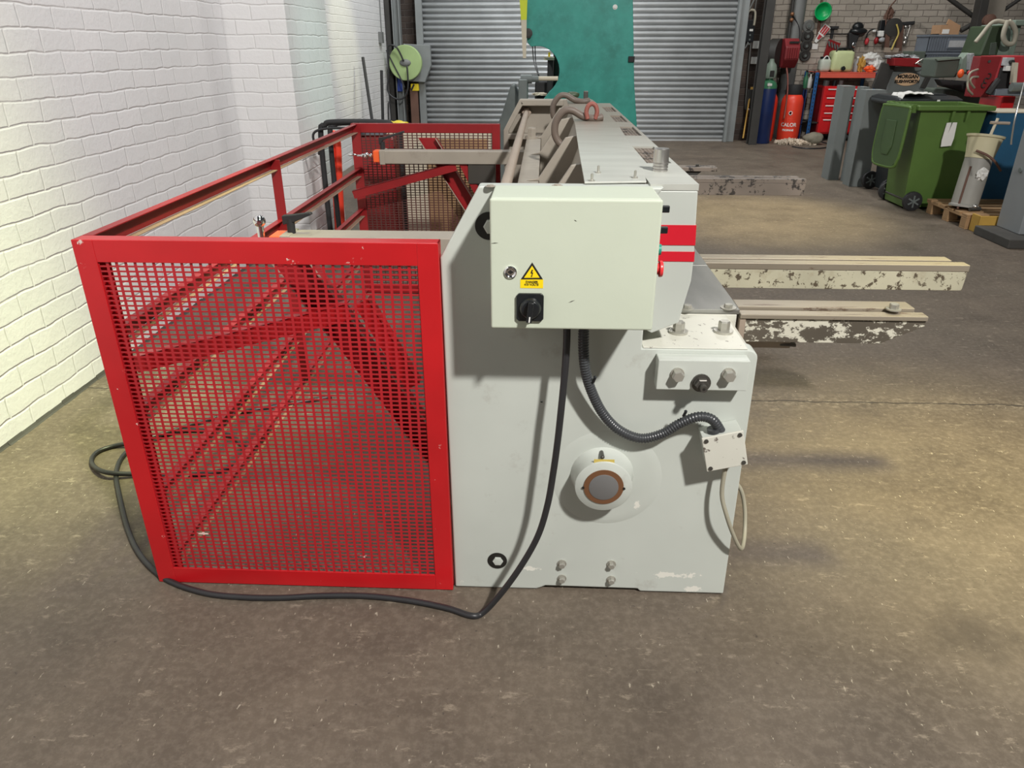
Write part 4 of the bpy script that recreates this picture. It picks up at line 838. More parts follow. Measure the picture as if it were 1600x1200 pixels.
tag(loop([(3.442, 14.150, 2.078), (3.489, 14.150, 2.137), (3.566, 14.150, 2.127), (3.589, 14.150, 2.039), (3.589, 14.160, 1.901)], 0.020).link('bent_conduit', 'strap_cream', None, loc=(3.489, 14.150, 2.137), smooth=True), 'pale bent conduit elbow above the black shutter control box', 'conduit')
# barrier stand
ts = T('folding_stand', 'thin yellow folding stand leaning against dark brick right of the shutter', 'stand', (3.690, 13.965, 0.000))
for (u0, v0, u1, v1), m_ in (((1177, 135, 1172, 216), 'ochre'),): pass
MB().cyl((3.714, 14.200, 0.915), (3.736, 14.000, 0.063), 0.014).link('leg', 'ochre', ts)
MB().cyl((3.692, 14.200, 0.914), (3.584, 13.900, 0.073), 0.014).link('leg', 'ochre', ts)
MB().box(*[v for v in ((3.620, 14.150, 0.768)[0], (3.711, 14.150, 0.768)[0])], 14.12, 14.16, (3.662, 14.100, 0.535)[2], (3.638, 14.100, 0.877)[2]).link('plate', 'column_dark', ts, bevel=0.004)
p = V((3.655, 14.080, 0.547)); MB().ball(p, 0.022).link('pivot', 'white_paint', ts)

# gas cylinders
def px_cyl(u, y): return V(((4.037, 14.000, 0.042)[0] if u is None else u), y, 0)
bx = 3.893
gc = T('gas_cylinder', 'tall blue gas cylinder with a green shoulder and green valve guard beside the shutter', 'gas cylinder', (bx, 13.85, 0))
B0 = V(bx, 13.85, 0)
MB().lathe(B0, [(0.140, 0.0), (0.147, 0.01), (0.147, 0.90), (0.146, 0.91)], n=36).link('body', 'cyl_blue', gc, smooth='auto')
MB().lathe(B0, [(0.1465, 0.911), (0.142, 0.96), (0.125, 1.00), (0.09, 1.035), (0.065, 1.05), (0.062, 1.07)], n=36).link('shoulder', 'cyl_green', gc, smooth='auto')
MB().lathe(B0, [(0.10, 1.072), (0.108, 1.085), (0.108, 1.14), (0.11, 1.16), (0.105, 1.22), (0.085, 1.29), (0.045, 1.33), (0.035, 1.38), (0.0, 1.385)], n=24).link('valve_guard', 'pale_green_metal', gc, smooth='auto')
MB().box(bx - 0.035, bx + 0.04, 13.733, 13.745, 1.10, 1.20).link('guard_opening', 'print_black', gc, bevel=0.006)
MB().box(bx - 0.06, bx + 0.02, 13.70, 13.712, 0.955, 0.995).link('label_patch', 'paper', gc, bevel=0.004)
def redcyl(x, y, label, txt):
    g_ = T('propane_cylinder', label, 'gas cylinder', (x, y, 0), 'red propane cylinders by the back wall')
    c_ = V(x, y, 0)
    MB().lathe(c_, [(0.175, 0.0), (0.182, 0.02), (0.182, 0.10), (0.187, 0.12), (0.187, 0.66), (0.178, 0.73), (0.145, 0.79), (0.11, 0.81)], n=36).link('body', 'cyl_red', g_, smooth='auto')
    MB().lathe(c_, [(0.135, 0.80), (0.14, 0.82), (0.14, 0.95), (0.135, 0.96), (0.12, 0.95), (0.12, 0.82)], n=30).link('collar', 'black_matt', g_, smooth='auto')
    MB().lathe(c_, [(0.1872, 0.395), (0.1885, 0.40), (0.1872, 0.405)], n=36).link('weld_seam', 'cyl_red', g_, smooth='auto')
    MB().cyl(c_ + V(0, 0, 0.80), c_ + V(0, 0, 0.90), 0.025).cyl(c_ + V(0, -0.04, 0.87), c_ + V(0, 0.04, 0.87), 0.02).link('valve', 'bronze', g_)
    if txt:
        ax = -0.9
        for s_, sz, zz in (('CALOR', 0.085, 0.30), ('PROPANE', 0.045, 0.21)):
            o_ = text(s_, sz, (x, y - 0.1885, zz), 'white_paint', g_, bend=0.1885, bold=0.002, turn=-0.35)
        MB().lathe((x - 0.06, y - 0.1800, 0.50), [(0.034, 0.0), (0.034, 0.005), (0.024, 0.005), (0.024, 0.0)], axis=(0, -1, 0), n=20).link('round_logo', 'white_paint', g_)
    return g_
rx = (4.427, 14.100, 0.232)[0]
redcyl(rx, 14.1, 'red propane cylinder with white lettering and a black collar beside the tall blue cylinder', True)
redcyl(rx - 0.40, 14.28, 'red propane cylinder mostly hidden behind the tall blue gas cylinder', False)
# shells / chips heap
ch = MB(); random.seed(3)
for i in range(420):
    u_ = random.uniform(-0.27, 0.36); x_ = rx - 0.02 + u_; y_ = 13.72 + random.uniform(-0.16, 0.14); z_ = max(0.0, 0.07 * (1 - abs(u_) / 0.45)) * random.random()
    s_ = random.uniform(0.012, 0.026)
    ch.box(x_ - s_, x_ + s_, y_ - s_, y_ + s_, z_, z_ + s_ * 0.9, Euler((random.random() * 3, random.random() * 3, random.random() * 3)).to_matrix())
tag(ch.link('metal_chips', 'chips_pale', None, loc=(rx, 13.72, 0)), 'strip of pale mixed metal chips on the floor in front of the red gas cylinder', 'chips', kind='stuff')
p = V((4.742, 13.546, 0.000)); tag(MB().blob((p.x, p.y + 0.1, 0.10), 0.17, 1, 0.7, 0.60, 0.25, 3, 4).link('rubble_bag', 'stone_grey', None, loc=(p.x, p.y, 0), smooth=True), 'small dull stone coloured sack on the floor left of the red tool chest', 'bag')
tag(loop([(4.278, 13.267, 0.010), (4.438, 13.017, 0.010), (4.770, 13.116, 0.010), (5.035, 13.564, 0.010), (5.026, 14.031, 0.010), (5.329, 14.542, 0.010)], 0.012).link('floor_lead', 'black_rubber', None, loc=(4.438, 13.017, 0.010), smooth=True), 'thin dark lead lying on the floor in front of the grey sack', 'cable')
# red hose reel on the wall
rr_ = (4.010, 4.424, 1.207, 1.722); xm, zm = (rr_[0] + rr_[1]) / 2, (rr_[2] + rr_[3]) / 2; R_ = (rr_[3] - rr_[2]) / 2
wr = T('enclosed_hose_reel', 'dark red enclosed hose reel with ribbed drum on the back wall above the cylinders', 'hose reel', (xm, 14.5, zm))
MB().cyl((rr_[0] + 0.02, 14.45, zm), (rr_[0] + 0.15, 14.35, zm), R_ * 0.92, n=28).link('side_cover', 'column_dark', wr, smooth='auto')
oc = [(xm - 0.07 + 0, 0)] 
prof_ = [(14.32 + R_ * 0.95 * math.cos(math.radians(22.5 + 45 * i)), zm + R_ * math.sin(math.radians(22.5 + 45 * i))) for i in range(8)]
MB().prism(prof_, rr_[0] + 0.16, rr_[1], axis='X').link('drum_housing', 'reel_red', wr, bevel=0.02)
for i in range(5):
    x_ = rr_[0] + 0.20 + i * (rr_[1] - rr_[0] - 0.22) / 5
    MB().box(x_, x_ + 0.018, 14.32 - R_ * 0.95 - 0.012, 14.32 - R_ * 0.86, zm - R_ * 0.30, zm + R_ * 0.34).link('rib', 'saw_red', wr)
MB().box(rr_[0] + 0.22, rr_[1] - 0.03, 14.32 - R_ * 0.80, 14.32 - R_ * 0.74, zm + R_ * 0.62, zm + R_ * 0.74, rotX(0)).link('slot', 'print_black', wr)
MB().box(xm - 0.02, xm + 0.08, 14.5, 14.9, zm - 0.1, zm + 0.15).link('wall_bracket', 'column_dark', wr)
loop([(4.264, 14.200, 1.231), (4.287, 14.100, 1.036), (4.287, 14.000, 0.778), (4.261, 13.900, 0.402)], 0.014).link('hose', 'eye_red', wr, smooth=True)
tag(loop([(4.361, 14.600, 2.072), (4.492, 14.600, 1.889), (4.537, 14.600, 1.683), (4.504, 14.550, 1.517)], 0.012).link('air_line', 'black_rubber', None, loc=(4.492, 14.600, 1.889), smooth=True), 'curved black air line hanging beside the grey vertical pipe', 'hose')
vp = T('pipe_valve', 'dark vertical pipe with small brass valves above the red wall reel', 'pipe', (4.354, 14.600, 1.910))
MB().cyl((4.328, 14.600, 2.412), (4.345, 14.600, 1.683), 0.025).link('pipe', 'column_dark', vp, smooth='auto')
for uv in ((4.338, 14.570, 2.091), (4.341, 14.570, 2.000)): MB().ball(uv, 0.035).link('valve', 'bronze', vp, smooth=True)
# things hanging on the wall
YW = 14.9
def disc(u, v, r_, lab, mat='column_dark'):
    c_ = V(u); o_ = MB().lathe((c_.x, YW, c_.z), [(r_, 0.0), (r_, 0.03), (r_ * 0.9, 0.036), (r_ * 0.55, 0.030), (r_ * 0.4, 0.05), (0.01, 0.05)], axis=(0, -1, 0), n=28).link('grinding_disc', mat, None, loc=(c_.x, YW, c_.z), smooth='auto')
    tag(o_, lab, 'disc', 'round discs hung on the wall'); MB().lathe((c_.x, YW - 0.051, c_.z), [(r_ * 0.22, 0), (r_ * 0.22, 0.012)], axis=(0, -1, 0)).link('hub', 'casting_grey', o_)
disc((4.754, 14.900, 1.905), 0, 0.105, 'topmost round grey disc with rings, hung above two black discs', 'pipe_grey')
disc((4.760, 14.900, 1.738), 0, 0.115, 'solid black disc hung just below the ringed grey disc')
disc((4.764, 14.900, 1.579), 0, 0.105, 'dark disc hung third down beside the grey pipe')
disc((4.768, 14.900, 1.418), 0, 0.100, 'lowest dark disc hung above the floor tools beside the grey pipe')
c_ = V((4.924, 14.780, 2.138)); tag(MB().lathe(c_, [(0.03, -0.05), (0.09, -0.04), (0.135, 0.0), (0.15, 0.05), (0.14, 0.055), (0.12, 0.012), (0.07, -0.02), (0.01, -0.028)], axis=(0, -1, 0), n=32).link('green_bowl', 'bowl_green', None, loc=c_, smooth=True), 'bright green round plastic bowl hung high on the brick wall', 'bowl')
tag(MB().prism([(4.893, 14.880, 2.376)[::2], (4.927, 14.880, 2.376)[::2], (4.981, 14.880, 1.685)[::2], (4.924, 14.880, 1.685)[::2]], 14.86, 14.9).link('hanging_strap', 'wood_brown', None, loc=(4.920, 14.880, 2.224)), 'long dark brown strap hanging behind the green bowl', 'strap')
# red and white slotted paddle
u0 = V((4.910, 14.850, 1.642)); u1 = V((5.090, 14.850, 1.914)); d = (u1 - u0).normalized(); n_ = V(-d.z, 0, d.x)
def quad(a, b, w0, w1, y0, y1): return MB().prism([((a + n_ * w0).x, (a + n_ * w0).z), ((b + n_ * w1).x, (b + n_ * w1).z), ((b - n_ * w1).x, (b - n_ * w1).z), ((a - n_ * w0).x, (a - n_ * w0).z)], y0, y1)
mid_ = u0.lerp(u1, 0.42)
pd = quad(mid_, u1, 0.062, 0.072, 14.85, 14.88).link('slotted_tool', 'white_paint', None, loc=u0, bevel=0.004)
tag(pd, 'red and white slotted hand tool hung slanting left of the jerry cans', 'tool')
for k_ in (-1, 0, 1):
    o_ = n_ * (0.042 * k_); quad(mid_ + o_ + d * 0.03, u1 + o_ - d * 0.02, 0.013, 0.015, 14.842, 14.8495).link('red_slat', 'brush_red', pd)
quad(u0, mid_ - d * 0.002, 0.022, 0.05, 14.855, 14.875).link('handle', 'white_paint', pd, bevel=0.004)
quad(u0.lerp(mid_, 0.45), mid_, 0.02, 0.034, 14.846, 14.8545).link('handle_inlay', 'brush_red', pd)
r = (4.874, 4.978, 1.526, 1.621); tag(MB().box(r[0], r[1], 14.885, 14.9, r[2], r[3]).link('paper_note', 'paper', None, loc=(r[0], 14.9, r[2])), 'small white square note on the wall under the red and white tool', 'note')
br = T('angle_bracket', 'small dark angle bracket on the bricks right of the red and white tool', 'bracket', (5.197, 14.900, 1.863))
r = (5.140, 5.277, 1.863, 1.904); MB().box(r[0], r[1], 14.82, 14.9, r[2], r[3]).link('arm', 'black_matt', br); r = (5.170, 5.216, 1.706, 1.863); MB().box(r[0], r[1], 14.86, 14.9, r[2], r[3]).link('stem', 'black_matt', br)
cl = loop([(5.015, 14.860, 1.779), (5.221, 14.860, 1.779), (5.484, 14.860, 1.779)], 0.009).link('black_wire', 'black_rubber', None, loc=(5.221, 14.860, 1.779), smooth=True); tag(cl, 'black wire stretched level along the wall to the black welding mask', 'wire')
mk = T('welding_mask', 'black welding mask and cap hung on the brick wall above the jerry cans', 'mask', (5.645, 14.850, 1.810))
c_ = V((5.616, 14.780, 1.819)); MB().ball(c_, 0.16, 1.0, 0.6, 0.42, seg=20).ball(c_ + V(-0.02, 0, 0.07), 0.10, 1.0, 0.7, 0.85, seg=16).link('shell', 'black_plastic', mk, smooth=True)
MB().prism([(c_.x - 0.17, c_.z - 0.02), (c_.x + 0.04, c_.z - 0.02), (c_.x - 0.02, c_.z - 0.28), (c_.x - 0.12, c_.z - 0.30)], 14.74, 14.86).link('face_shield', 'black_matt', mk, bevel=0.02)
MB().ball(c_ + V(-0.05, -0.06, -0.22), 0.045, 1, 0.4, 1).link('lens', 'chrome', mk, smooth=True)
ed = T('ear_defenders', 'red and black ear defenders hung on the wall right of the welding mask', 'ear defenders', (5.895, 14.850, 1.758))
c_ = V((5.897, 14.840, 1.726)); MB().tube([c_ + V(-0.09, 0, -0.04), c_ + V(-0.085, 0, 0.06), c_ + V(-0.03, 0, 0.12), c_ + V(0.05, 0, 0.11), c_ + V(0.09, 0, 0.03), c_ + V(0.08, 0, -0.04)], 0.012, smooth=5).link('headband', 'black_matt', ed, smooth=True)
MB().ball(c_ + V(-0.08, -0.02, -0.07), 0.055, 0.7, 0.7, 1.1).link('ear_cup', 'brush_red', ed, smooth=True); MB().ball(c_ + V(0.085, -0.02, -0.06), 0.055, 0.7, 0.7, 1.1).link('ear_cup', 'old_red', ed, smooth=True)
MB().ball(c_ + V(0.02, -0.02, 0.10), 0.03, 1.2, 0.5, 0.7).link('headband_label', 'white_paint', ed, smooth=True)
gl = T('spray_bottle', 'black and white bottle hung on the wall right of the ear defenders', 'bottle', (6.043, 14.850, 1.862))
c_ = V((6.033, 14.820, 1.851)); MB().box(c_.x - 0.055, c_.x + 0.055, 14.77, 14.87, c_.z - 0.02, c_.z + 0.15).link('upper_body', 'black_plastic', gl, bevel=0.02); MB().box(c_.x - 0.05, c_.x + 0.05, 14.765, 14.875, c_.z - 0.12, c_.z - 0.021).link('lower_body', 'white_paint', gl, bevel=0.015)
MB().ball(c_ + V(0.04, -0.03, -0.17), 0.06, 1, 0.6, 0.7).link('base', 'crate_parts', gl, smooth=True)
hs = T('frame_rack', 'dark iron frame rack with cables standing against the wall behind the bench', 'rack', (6.268, 14.700, 1.474))
def stripe(u0_, u1_, wd, y_, nm, mt, par):
    a_, b_ = V(u0_), V(u1_); dd = (b_ - a_).normalized(); nn_ = V(-dd.z, 0, dd.x) * wd / 2
    return MB().prism([((a_ + nn_).x, (a_ + nn_).z), ((b_ + nn_).x, (b_ + nn_).z), ((b_ - nn_).x, (b_ - nn_).z), ((a_ - nn_).x, (a_ - nn_).z)], y_, y_ + 0.05).link(nm, mt, par, bevel=0.004)
stripe((6.150, 14.700, 1.495), (6.104, 14.700, 1.869), 0.07, 14.68, 'upright', 'wood_brown', hs); stripe((6.366, 14.700, 1.495), (6.319, 14.700, 1.910), 0.09, 14.68, 'upright', 'wood_brown', hs)
stripe((6.100, 14.700, 1.516), (6.352, 14.700, 1.506), 0.08, 14.66, 'crossbar', 'rod_paint', hs); stripe((6.125, 14.700, 1.453), (6.398, 14.700, 1.453), 0.05, 14.64, 'crossbar', 'hook_iron', hs)
c_ = V((6.188, 14.720, 1.880)); MB().lathe(c_, [(0.15, 0), (0.15, 0.05), (0.05, 0.06)], axis=(0, -1, 0), n=30).link('dark_wheel', 'column_dark', hs, smooth='auto')
loop([(6.206, 14.630, 1.929), (6.271, 14.630, 1.786), (6.236, 14.630, 1.642), (6.207, 14.630, 1.517)], 0.014).link('yellow_lead', 'old_yellow', hs, smooth=True)
loop([(6.140, 14.700, 2.314), (6.056, 14.700, 2.194), (6.031, 14.700, 2.053), (6.059, 14.700, 1.869)], 0.012).link('hanging_lead', 'wood_brown', hs, smooth=True)
c_ = V((6.098, 14.750, 2.095)); MB().blob(c_, 0.07, 1, 0.5, 1.4, 0.6, 3, 6).link('wire_bundle', 'wood_brown', hs)
sk = T('spanner_rail', 'black steel rail fixed to the wall with spanners hanging from it', 'tool rail', (6.477, 14.900, 1.945))
r = (6.296, 6.612, 1.923, 1.975); MB().box(r[0], r[1], 14.84, 14.9, r[2], r[3], rotY(-4)).link('rail', 'black_matt', sk, bevel=0.004)
for nm, uu0, uu1, lb in ((0, (6.417, 14.840, 1.892), (6.423, 14.840, 1.768), 'short steel spanner hanging leftmost on the black rail'), (1, (6.474, 14.840, 1.892), (6.516, 14.840, 1.705), 'middle steel spanner hanging from the black rail'), (2, (6.539, 14.840, 1.902), (6.510, 14.840, 1.632), 'longest steel spanner slanting down from the black rail')):
    a_, b_ = V(uu0), V(uu1); o_ = MB().cyl(a_, b_, 0.009, n=8).ball(b_, 0.034, 1, 0.4, 1.2, 10).ball(a_, 0.024, 1, 0.4, 1, 10).link('spanner', 'bright_steel', None, loc=a_, smooth='auto'); tag(o_, lb, 'spanner', 'spanners on the black wall rail')

# bench with red top and blue posts
bn = T('work_bench', 'red topped workbench with blue slotted uprights against the brick wall', 'workbench', (5.2, 14.5, 0))
r = (4.876, 5.879, 1.065, 1.159)
MB().box(r[0], r[1], 14.2, 14.86, r[3] - 0.02, r[3]).box(r[0], r[1], 14.2, 14.25, r[2], r[3] - 0.02).link('bench_top', 'bench_red', bn, bevel=0.006)
ux = r[0] - 0.04
for yy, xx in ((14.2, ux), (14.8, ux), (14.2, r[1]), (14.8, r[1])):
    m = MB().box(xx - 0.045, xx + 0.02, yy, yy + 0.008, 0, r[3] - 0.001).box(xx + 0.012, xx + 0.02, yy, yy + 0.05, 0, r[3] - 0.001)
    po = m.link('upright', 'bench_blue', bn)
    if yy < 14.5:
        hh = MB()
        for k_ in range(17): hh.box(xx - 0.022, xx - 0.006, yy - 0.001, yy, 0.06 + k_ * 0.065, 0.085 + k_ * 0.065)
        hh.link('slot_holes', 'print_black', po)
MB().box(r[0], r[1], 14.25, 14.86, 0.30, 0.32).link('lower_shelf', 'column_dark', bn)
zt_ = r[3]
# jerry cans, bottle, cloths on the bench
def can(x0, x1, y0, y1, h_, mat, label, group=None, tap=False, capmat='black_plastic'):
    g_ = T('jerry_can', label, 'container', ((x0 + x1) / 2, y0, zt_), group)
    c0_ = ((x0 + x1) / 2, (y0 + y1) / 2)
    MB().box(x0, x1, y0, y1, zt_ + 0.001, zt_ + h_).link('body', mat, g_, bevel=0.06, seg=4, smooth=True)
    MB().cyl((c0_[0], c0_[1], zt_ + h_ - 0.002), (c0_[0], c0_[1], zt_ + h_ + 0.03), 0.085, n=24).link('cap', capmat, g_, smooth='auto')
    MB().tube([(x0 + 0.04, y0 + 0.03, zt_ + h_ - 0.03), (x0 + 0.08, y0 + 0.03, zt_ + h_ + 0.03), (x1 - 0.08, y0 + 0.03, zt_ + h_ + 0.03), (x1 - 0.04, y0 + 0.03, zt_ + h_ - 0.03)], 0.012, smooth=4).link('handle', capmat if tap else 'white_paint', g_, smooth=True)
    if tap: MB().cyl((c0_[0], y0 + 0.01, zt_ + 0.06), (c0_[0], y0 - 0.05, zt_ + 0.06), 0.035).cyl((c0_[0], y0 - 0.05, zt_ + 0.04), (c0_[0], y0 - 0.05, zt_ + 0.10), 0.014).link('tap', 'black_plastic', g_)
r = (5.074, 5.451, 1.157, 1.539); can(r[0], r[1], 14.26, 14.56, r[3] - r[2] - 0.03, 'jerry_plastic', 'large translucent yellow-green water container with black tap on the red bench', tap=True)
r = (4.879, 5.081, 1.155, 1.415); can(r[0], r[1], 14.30, 14.5, r[3] - r[2] - 0.04, 'milk_plastic', 'smaller pale plastic can left of the large yellow-green container on the bench')
r = (5.525, 5.626, 1.153, 1.373); 
bo = T('clear_bottle', 'grey clear plastic bottle right of the large yellow-green container', 'bottle', ((r[0] + r[1]) / 2, 14.45, zt_)); c_ = V((r[0] + r[1]) / 2, 14.45, zt_ + 0.001)
MB().lathe(c_, [(0.05, 0), (0.055, 0.01), (0.055, 0.15), (0.02, 0.20), (0.02, 0.22)], n=20).link('body', 'crate_parts', bo, smooth='auto'); MB().cyl(c_ + V(0, 0, 0.22), c_ + V(0, 0, 0.25), 0.024).link('cap', 'white_paint', bo)
rk = T('toothed_rack', 'dark red toothed tool rack leaning on the wall behind the jerry cans', 'rack', (5.168, 14.800, 1.388))
MB().prism([(5.080, 14.800, 1.366)[::2], (5.135, 14.800, 1.695)[::2], (5.355, 14.800, 1.621)[::2], (5.249, 14.800, 1.388)[::2]], 14.80, 14.85).link('back_plate', 'old_red', rk, bevel=0.004)
for k_ in range(4):
    a_ = V((5.138, 14.790, 1.663)).lerp(V((5.298, 14.790, 1.600)), k_ / 3.0); MB().box(a_.x - 0.012, a_.x + 0.012, 14.77, 14.80, a_.z - 0.09, a_.z, rotY(-20)).link('tooth', 'casting_grey', rk)
cz_ = V((5.790, 14.400, 1.394)); tag(MB().blob((cz_.x, 14.42, zt_ + 0.20), 0.15, 1.0, 0.8, 0.72, 0.55, 4, 11).blob((cz_.x + 0.09, 14.36, zt_ + 0.12), 0.10, 1.0, 0.8, 0.95, 0.6, 3, 12).link('white_rags', 'rag_white', None, loc=(cz_.x, 14.4, zt_), smooth=True), 'heap of white rags on the right end of the red bench', 'rags')
cz_ = V((5.755, 14.300, 1.209)); tag(MB().blob((cz_.x, 14.30, zt_ + 0.051), 0.07, 1.3, 0.8, 0.72, 0.6, 3, 21).link('orange_cloth', 'orange_plastic', None, loc=(cz_.x, 14.3, zt_)), 'crumpled orange cloth in front of the white rags on the bench', 'cloth')
cz_ = V((5.615, 14.300, 1.292)); tag(MB().blob((cz_.x, 14.36, zt_ + 0.121), 0.07, 0.8, 0.8, 1.7, 0.6, 3, 31).link('brown_glove', 'ochre', None, loc=(cz_.x, 14.36, zt_)), 'brown work glove propped left of the orange cloth on the bench', 'glove')
# red tool chest under the bench
x0_ = ux + 0.16; q_ = (5.050, 5.335, 0.137, 0.886)
tc2 = T('tool_chest', 'bright red tool chest with pale drawer handles under the red bench', 'tool chest', (x0_ + 0.3, 14.3, 0))
MB().box(x0_, x0_ + 0.62, 14.22, 14.72, 0.12, 0.93).link('body', 'chest_red', tc2, bevel=0.01)
MB().box(x0_ - 0.02, x0_ + 0.005, 14.25, 14.7, 0.10, 0.90).link('side_pad', 'old_red', tc2)
for zz, hh_ in ((0.77, 0.13), (0.64, 0.115), (0.515, 0.11), (0.40, 0.10), (0.15, 0.235)):
    dd = MB().box(x0_ + 0.04, x0_ + 0.60, 14.205, 14.219, zz, zz + hh_).link('drawer', 'chest_red', tc2, bevel=0.003)
    MB().box(x0_ + 0.06, x0_ + 0.58, 14.190, 14.204, zz + hh_ - 0.03, zz + hh_ - 0.012).link('drawer_handle', 'white_paint', dd, bevel=0.003)
for xx in (x0_ + 0.06, x0_ + 0.56):
    for yy in (14.28, 14.66): MB().cyl((xx - 0.02, yy, 0.06), (xx + 0.02, yy, 0.06), 0.058, n=20).link('castor', 'black_matt', tc2, smooth='auto')
for k_, (xx, rr0) in enumerate(((x0_ + 0.05, 0.05), (x0_ + 0.20, 0.035), (x0_ + 0.31, 0.04))):
    o_ = MB().cyl((xx, 14.35, 0.931), (xx + 0.01, 14.35, 1.02), rr0, n=16).link('tin_can', ['casting_grey', 'black_plastic', 'pipe_grey'][k_], None, loc=(xx, 14.35, 0.931), smooth='auto')
    tag(o_, ['grey tin, leftmost of three on top of the red tool chest', 'black tin, middle of three on top of the red tool chest', 'dull grey tin, rightmost of three on top of the red tool chest'][k_], 'tin', 'tins on the tool chest')
# dark bottles left of the bench
for k_, (u_, m1, h1, lb) in enumerate((((4.763, 14.600, 1.017), 'cyl_green', 0.27, 'dark green bottle on the narrow shelf left of the blue upright'), ((4.844, 14.600, 1.017), 'white_paint', 0.24, 'white spray bottle on the narrow shelf left of the blue upright'), ((4.901, 14.600, 1.017), 'black_plastic', 0.26, 'black bottle on the narrow shelf touching the blue upright'))):
    c_ = V(u_[0], 14.6, 0.881); o_ = MB().lathe(c_, [(0.038, 0), (0.042, 0.01), (0.042, h1 * 0.6), (0.015, h1 * 0.8), (0.015, h1)], n=18).link('bottle', m1, None, loc=c_, smooth='auto'); tag(o_, lb, 'bottle', 'bottles left of the bench'); MB().cyl(c_ + V(0, 0, h1), c_ + V(0, 0, h1 + 0.03), 0.02).link('cap', 'black_plastic', o_)
sx0 = (4.739, 14.600, 0.744)[0]; sxx = T('narrow_shelf', 'dark narrow shelf unit standing between the red cylinder and the blue upright', 'shelf', (sx0 + 0.1, 14.6, 0))
MB().box(sx0 - 0.02, ux - 0.05, 14.5, 14.85, 0.86, 0.88).link('shelf_board', 'column_dark', sxx); MB().box(sx0 - 0.02, ux - 0.05, 14.5, 14.85, 0.25, 0.27).link('shelf_board', 'column_dark', sxx)
for xx in (sx0 - 0.02, ux - 0.07): MB().box(xx, xx + 0.02, 14.5, 14.85, 0, 0.86).link('side_panel', 'cyl_blue', sxx)
# grey steel partition with sign, red tray shelf
ps = T('steel_partition', 'worn grey steel partition panel behind the black lidded bin', 'panel', (6.3, 11.7, 0))
r = (5.027, 5.722, 0.918, 1.315)
MB().box(r[0], r[1], 11.7, 11.76, 0.0, r[3]).link('panel', 'sheet_grey', ps, bevel=0.004)
stripe((4.862, 11.600, 1.009), (4.934, 11.600, 1.350), 0.20, 11.62, 'dark_leg', 'column_dark', ps)
stripe((5.487, 11.600, 1.028), (5.572, 11.600, 1.317), 0.06, 11.6, 'brace', 'column_dark', ps)
sg = V((5.268, 11.680, 1.144)); so = MB().lathe(sg + V(0, 0.019, 0), [(0.175, 0.0), (0.175, 0.012), (0.171, 0.014)], axis=(0, -1, 0), n=40, sy=0.50)
# lathe ellipse axes: keep the long one level
bb = so.bm
xs = [v.co.x for v in bb.verts]; zs = [v.co.z for v in bb.verts]
if max(xs) - min(xs) < max(zs) - min(zs):
    for v in bb.verts:
        dx_, dz_ = v.co.x - sg.x, v.co.z - sg.z; v.co.x, v.co.z = sg.x + dz_, sg.z + dx_
so = so.link('maker_sign', 'sign_cream', None, loc=sg, smooth='auto'); tag(so, 'small oval cream sign reading MORGAN RUSHWORTH on the grey steel partition', 'sign')
text('MORGAN', 0.068, (sg.x, sg.y, sg.z + 0.036), 'print_black', so, bold=0.003); text('RUSHWORTH', 0.056, (sg.x, sg.y, sg.z - 0.030), 'print_black', so, bold=0.003)
tr = T('red_parts_tray', 'red shelf tray holding small dark parts above the grey steel partition', 'tray', (5.221, 11.700, 1.391))
r = (4.937, 5.329, 1.328, 1.452)
MB().prism([(r[0], r[2]), (r[1], r[2] - 0.02), (r[1] - 0.06, r[2] + 0.10), (r[0] - 0.02, r[3] - 0.02)], 11.45, 11.7).link('tray_body', 'old_red', tr, bevel=0.01)
MB().prism([(r[0], 11.48), (r[1] - 0.05, 11.48), (r[1] - 0.1, 11.85), (r[0] - 0.02, 11.85)], r[3] - 0.03, r[3] - 0.02, axis='Z').link('tray_floor', 'column_dark', tr)
MB().blob(((r[0] + r[1]) / 2 - 0.05, 11.6, r[3] - 0.01), 0.14, 1.3, 0.8, 0.2, 0.8, 4, 14).link('loose_parts', 'crate_parts', tr)
tag(loop([(5.203, 11.400, 1.355), (5.302, 11.400, 1.421), (5.396, 11.400, 1.396), (5.337, 11.400, 1.347), (5.236, 11.400, 1.363), (5.373, 11.400, 1.306), (5.527, 11.400, 1.256)], 0.010).link('tangled_wire', 'bright_steel', None, loc=(5.302, 11.400, 1.421), smooth=True), 'tangle of pale wire at the right end of the red parts tray', 'wire')
# crates
def crate(x0, x1, y0, y1, z0, z1, label, filled, group='grey stacking crates on the back shelf'):
    g_ = T('stacking_crate', label, 'crate', ((x0 + x1) / 2, y0, z0), group)
    m = MB(); w2 = 0.012
    m.box(x0, x1, y0, y1, z0, z0 + w2).box(x0, x1, y0, y0 + w2, z0, z1).box(x0, x1, y1 - w2, y1, z0, z1).box(x0, x0 + w2, y0, y1, z0, z1).box(x1 - w2, x1, y0, y1, z0, z1)
    m.link('body', 'crate_grey', g_, bevel=0.003)
    MB().box(x0 - 0.012, x1 + 0.012, y0 - 0.012, y0 + 0.0, z1 - 0.03, z1).box(x0 - 0.012, x0, y0, y1, z1 - 0.03, z1).box(x1, x1 + 0.012, y0, y1, z1 - 0.03, z1).link('rim', 'crate_grey', g_, bevel=0.003)
    for k_ in range(9):
        xx = x0 + (x1 - x0) * (0.03 + k_ * 0.06); MB().box(xx, xx + 0.008, y0 - 0.010, y0, z0 + 0.02, z1 - 0.035).link('rib', 'crate_grey', g_)
    if filled:
        xa, xb = x0 + (x1 - x0) * 0.44, x0 + (x1 - x0) * 0.88
        MB().box(xa, xb, y0 - 0.014, y0 - 0.001, z0 + 0.05, z1 - 0.06).link('window_frame', 'crate_grey', g_, bevel=0.003)
        MB().box(xa + 0.02, xb - 0.02, y0 - 0.018, y0 - 0.0145, z0 + 0.07, z1 - 0.08).link('parts_window', 'crate_parts', g_)
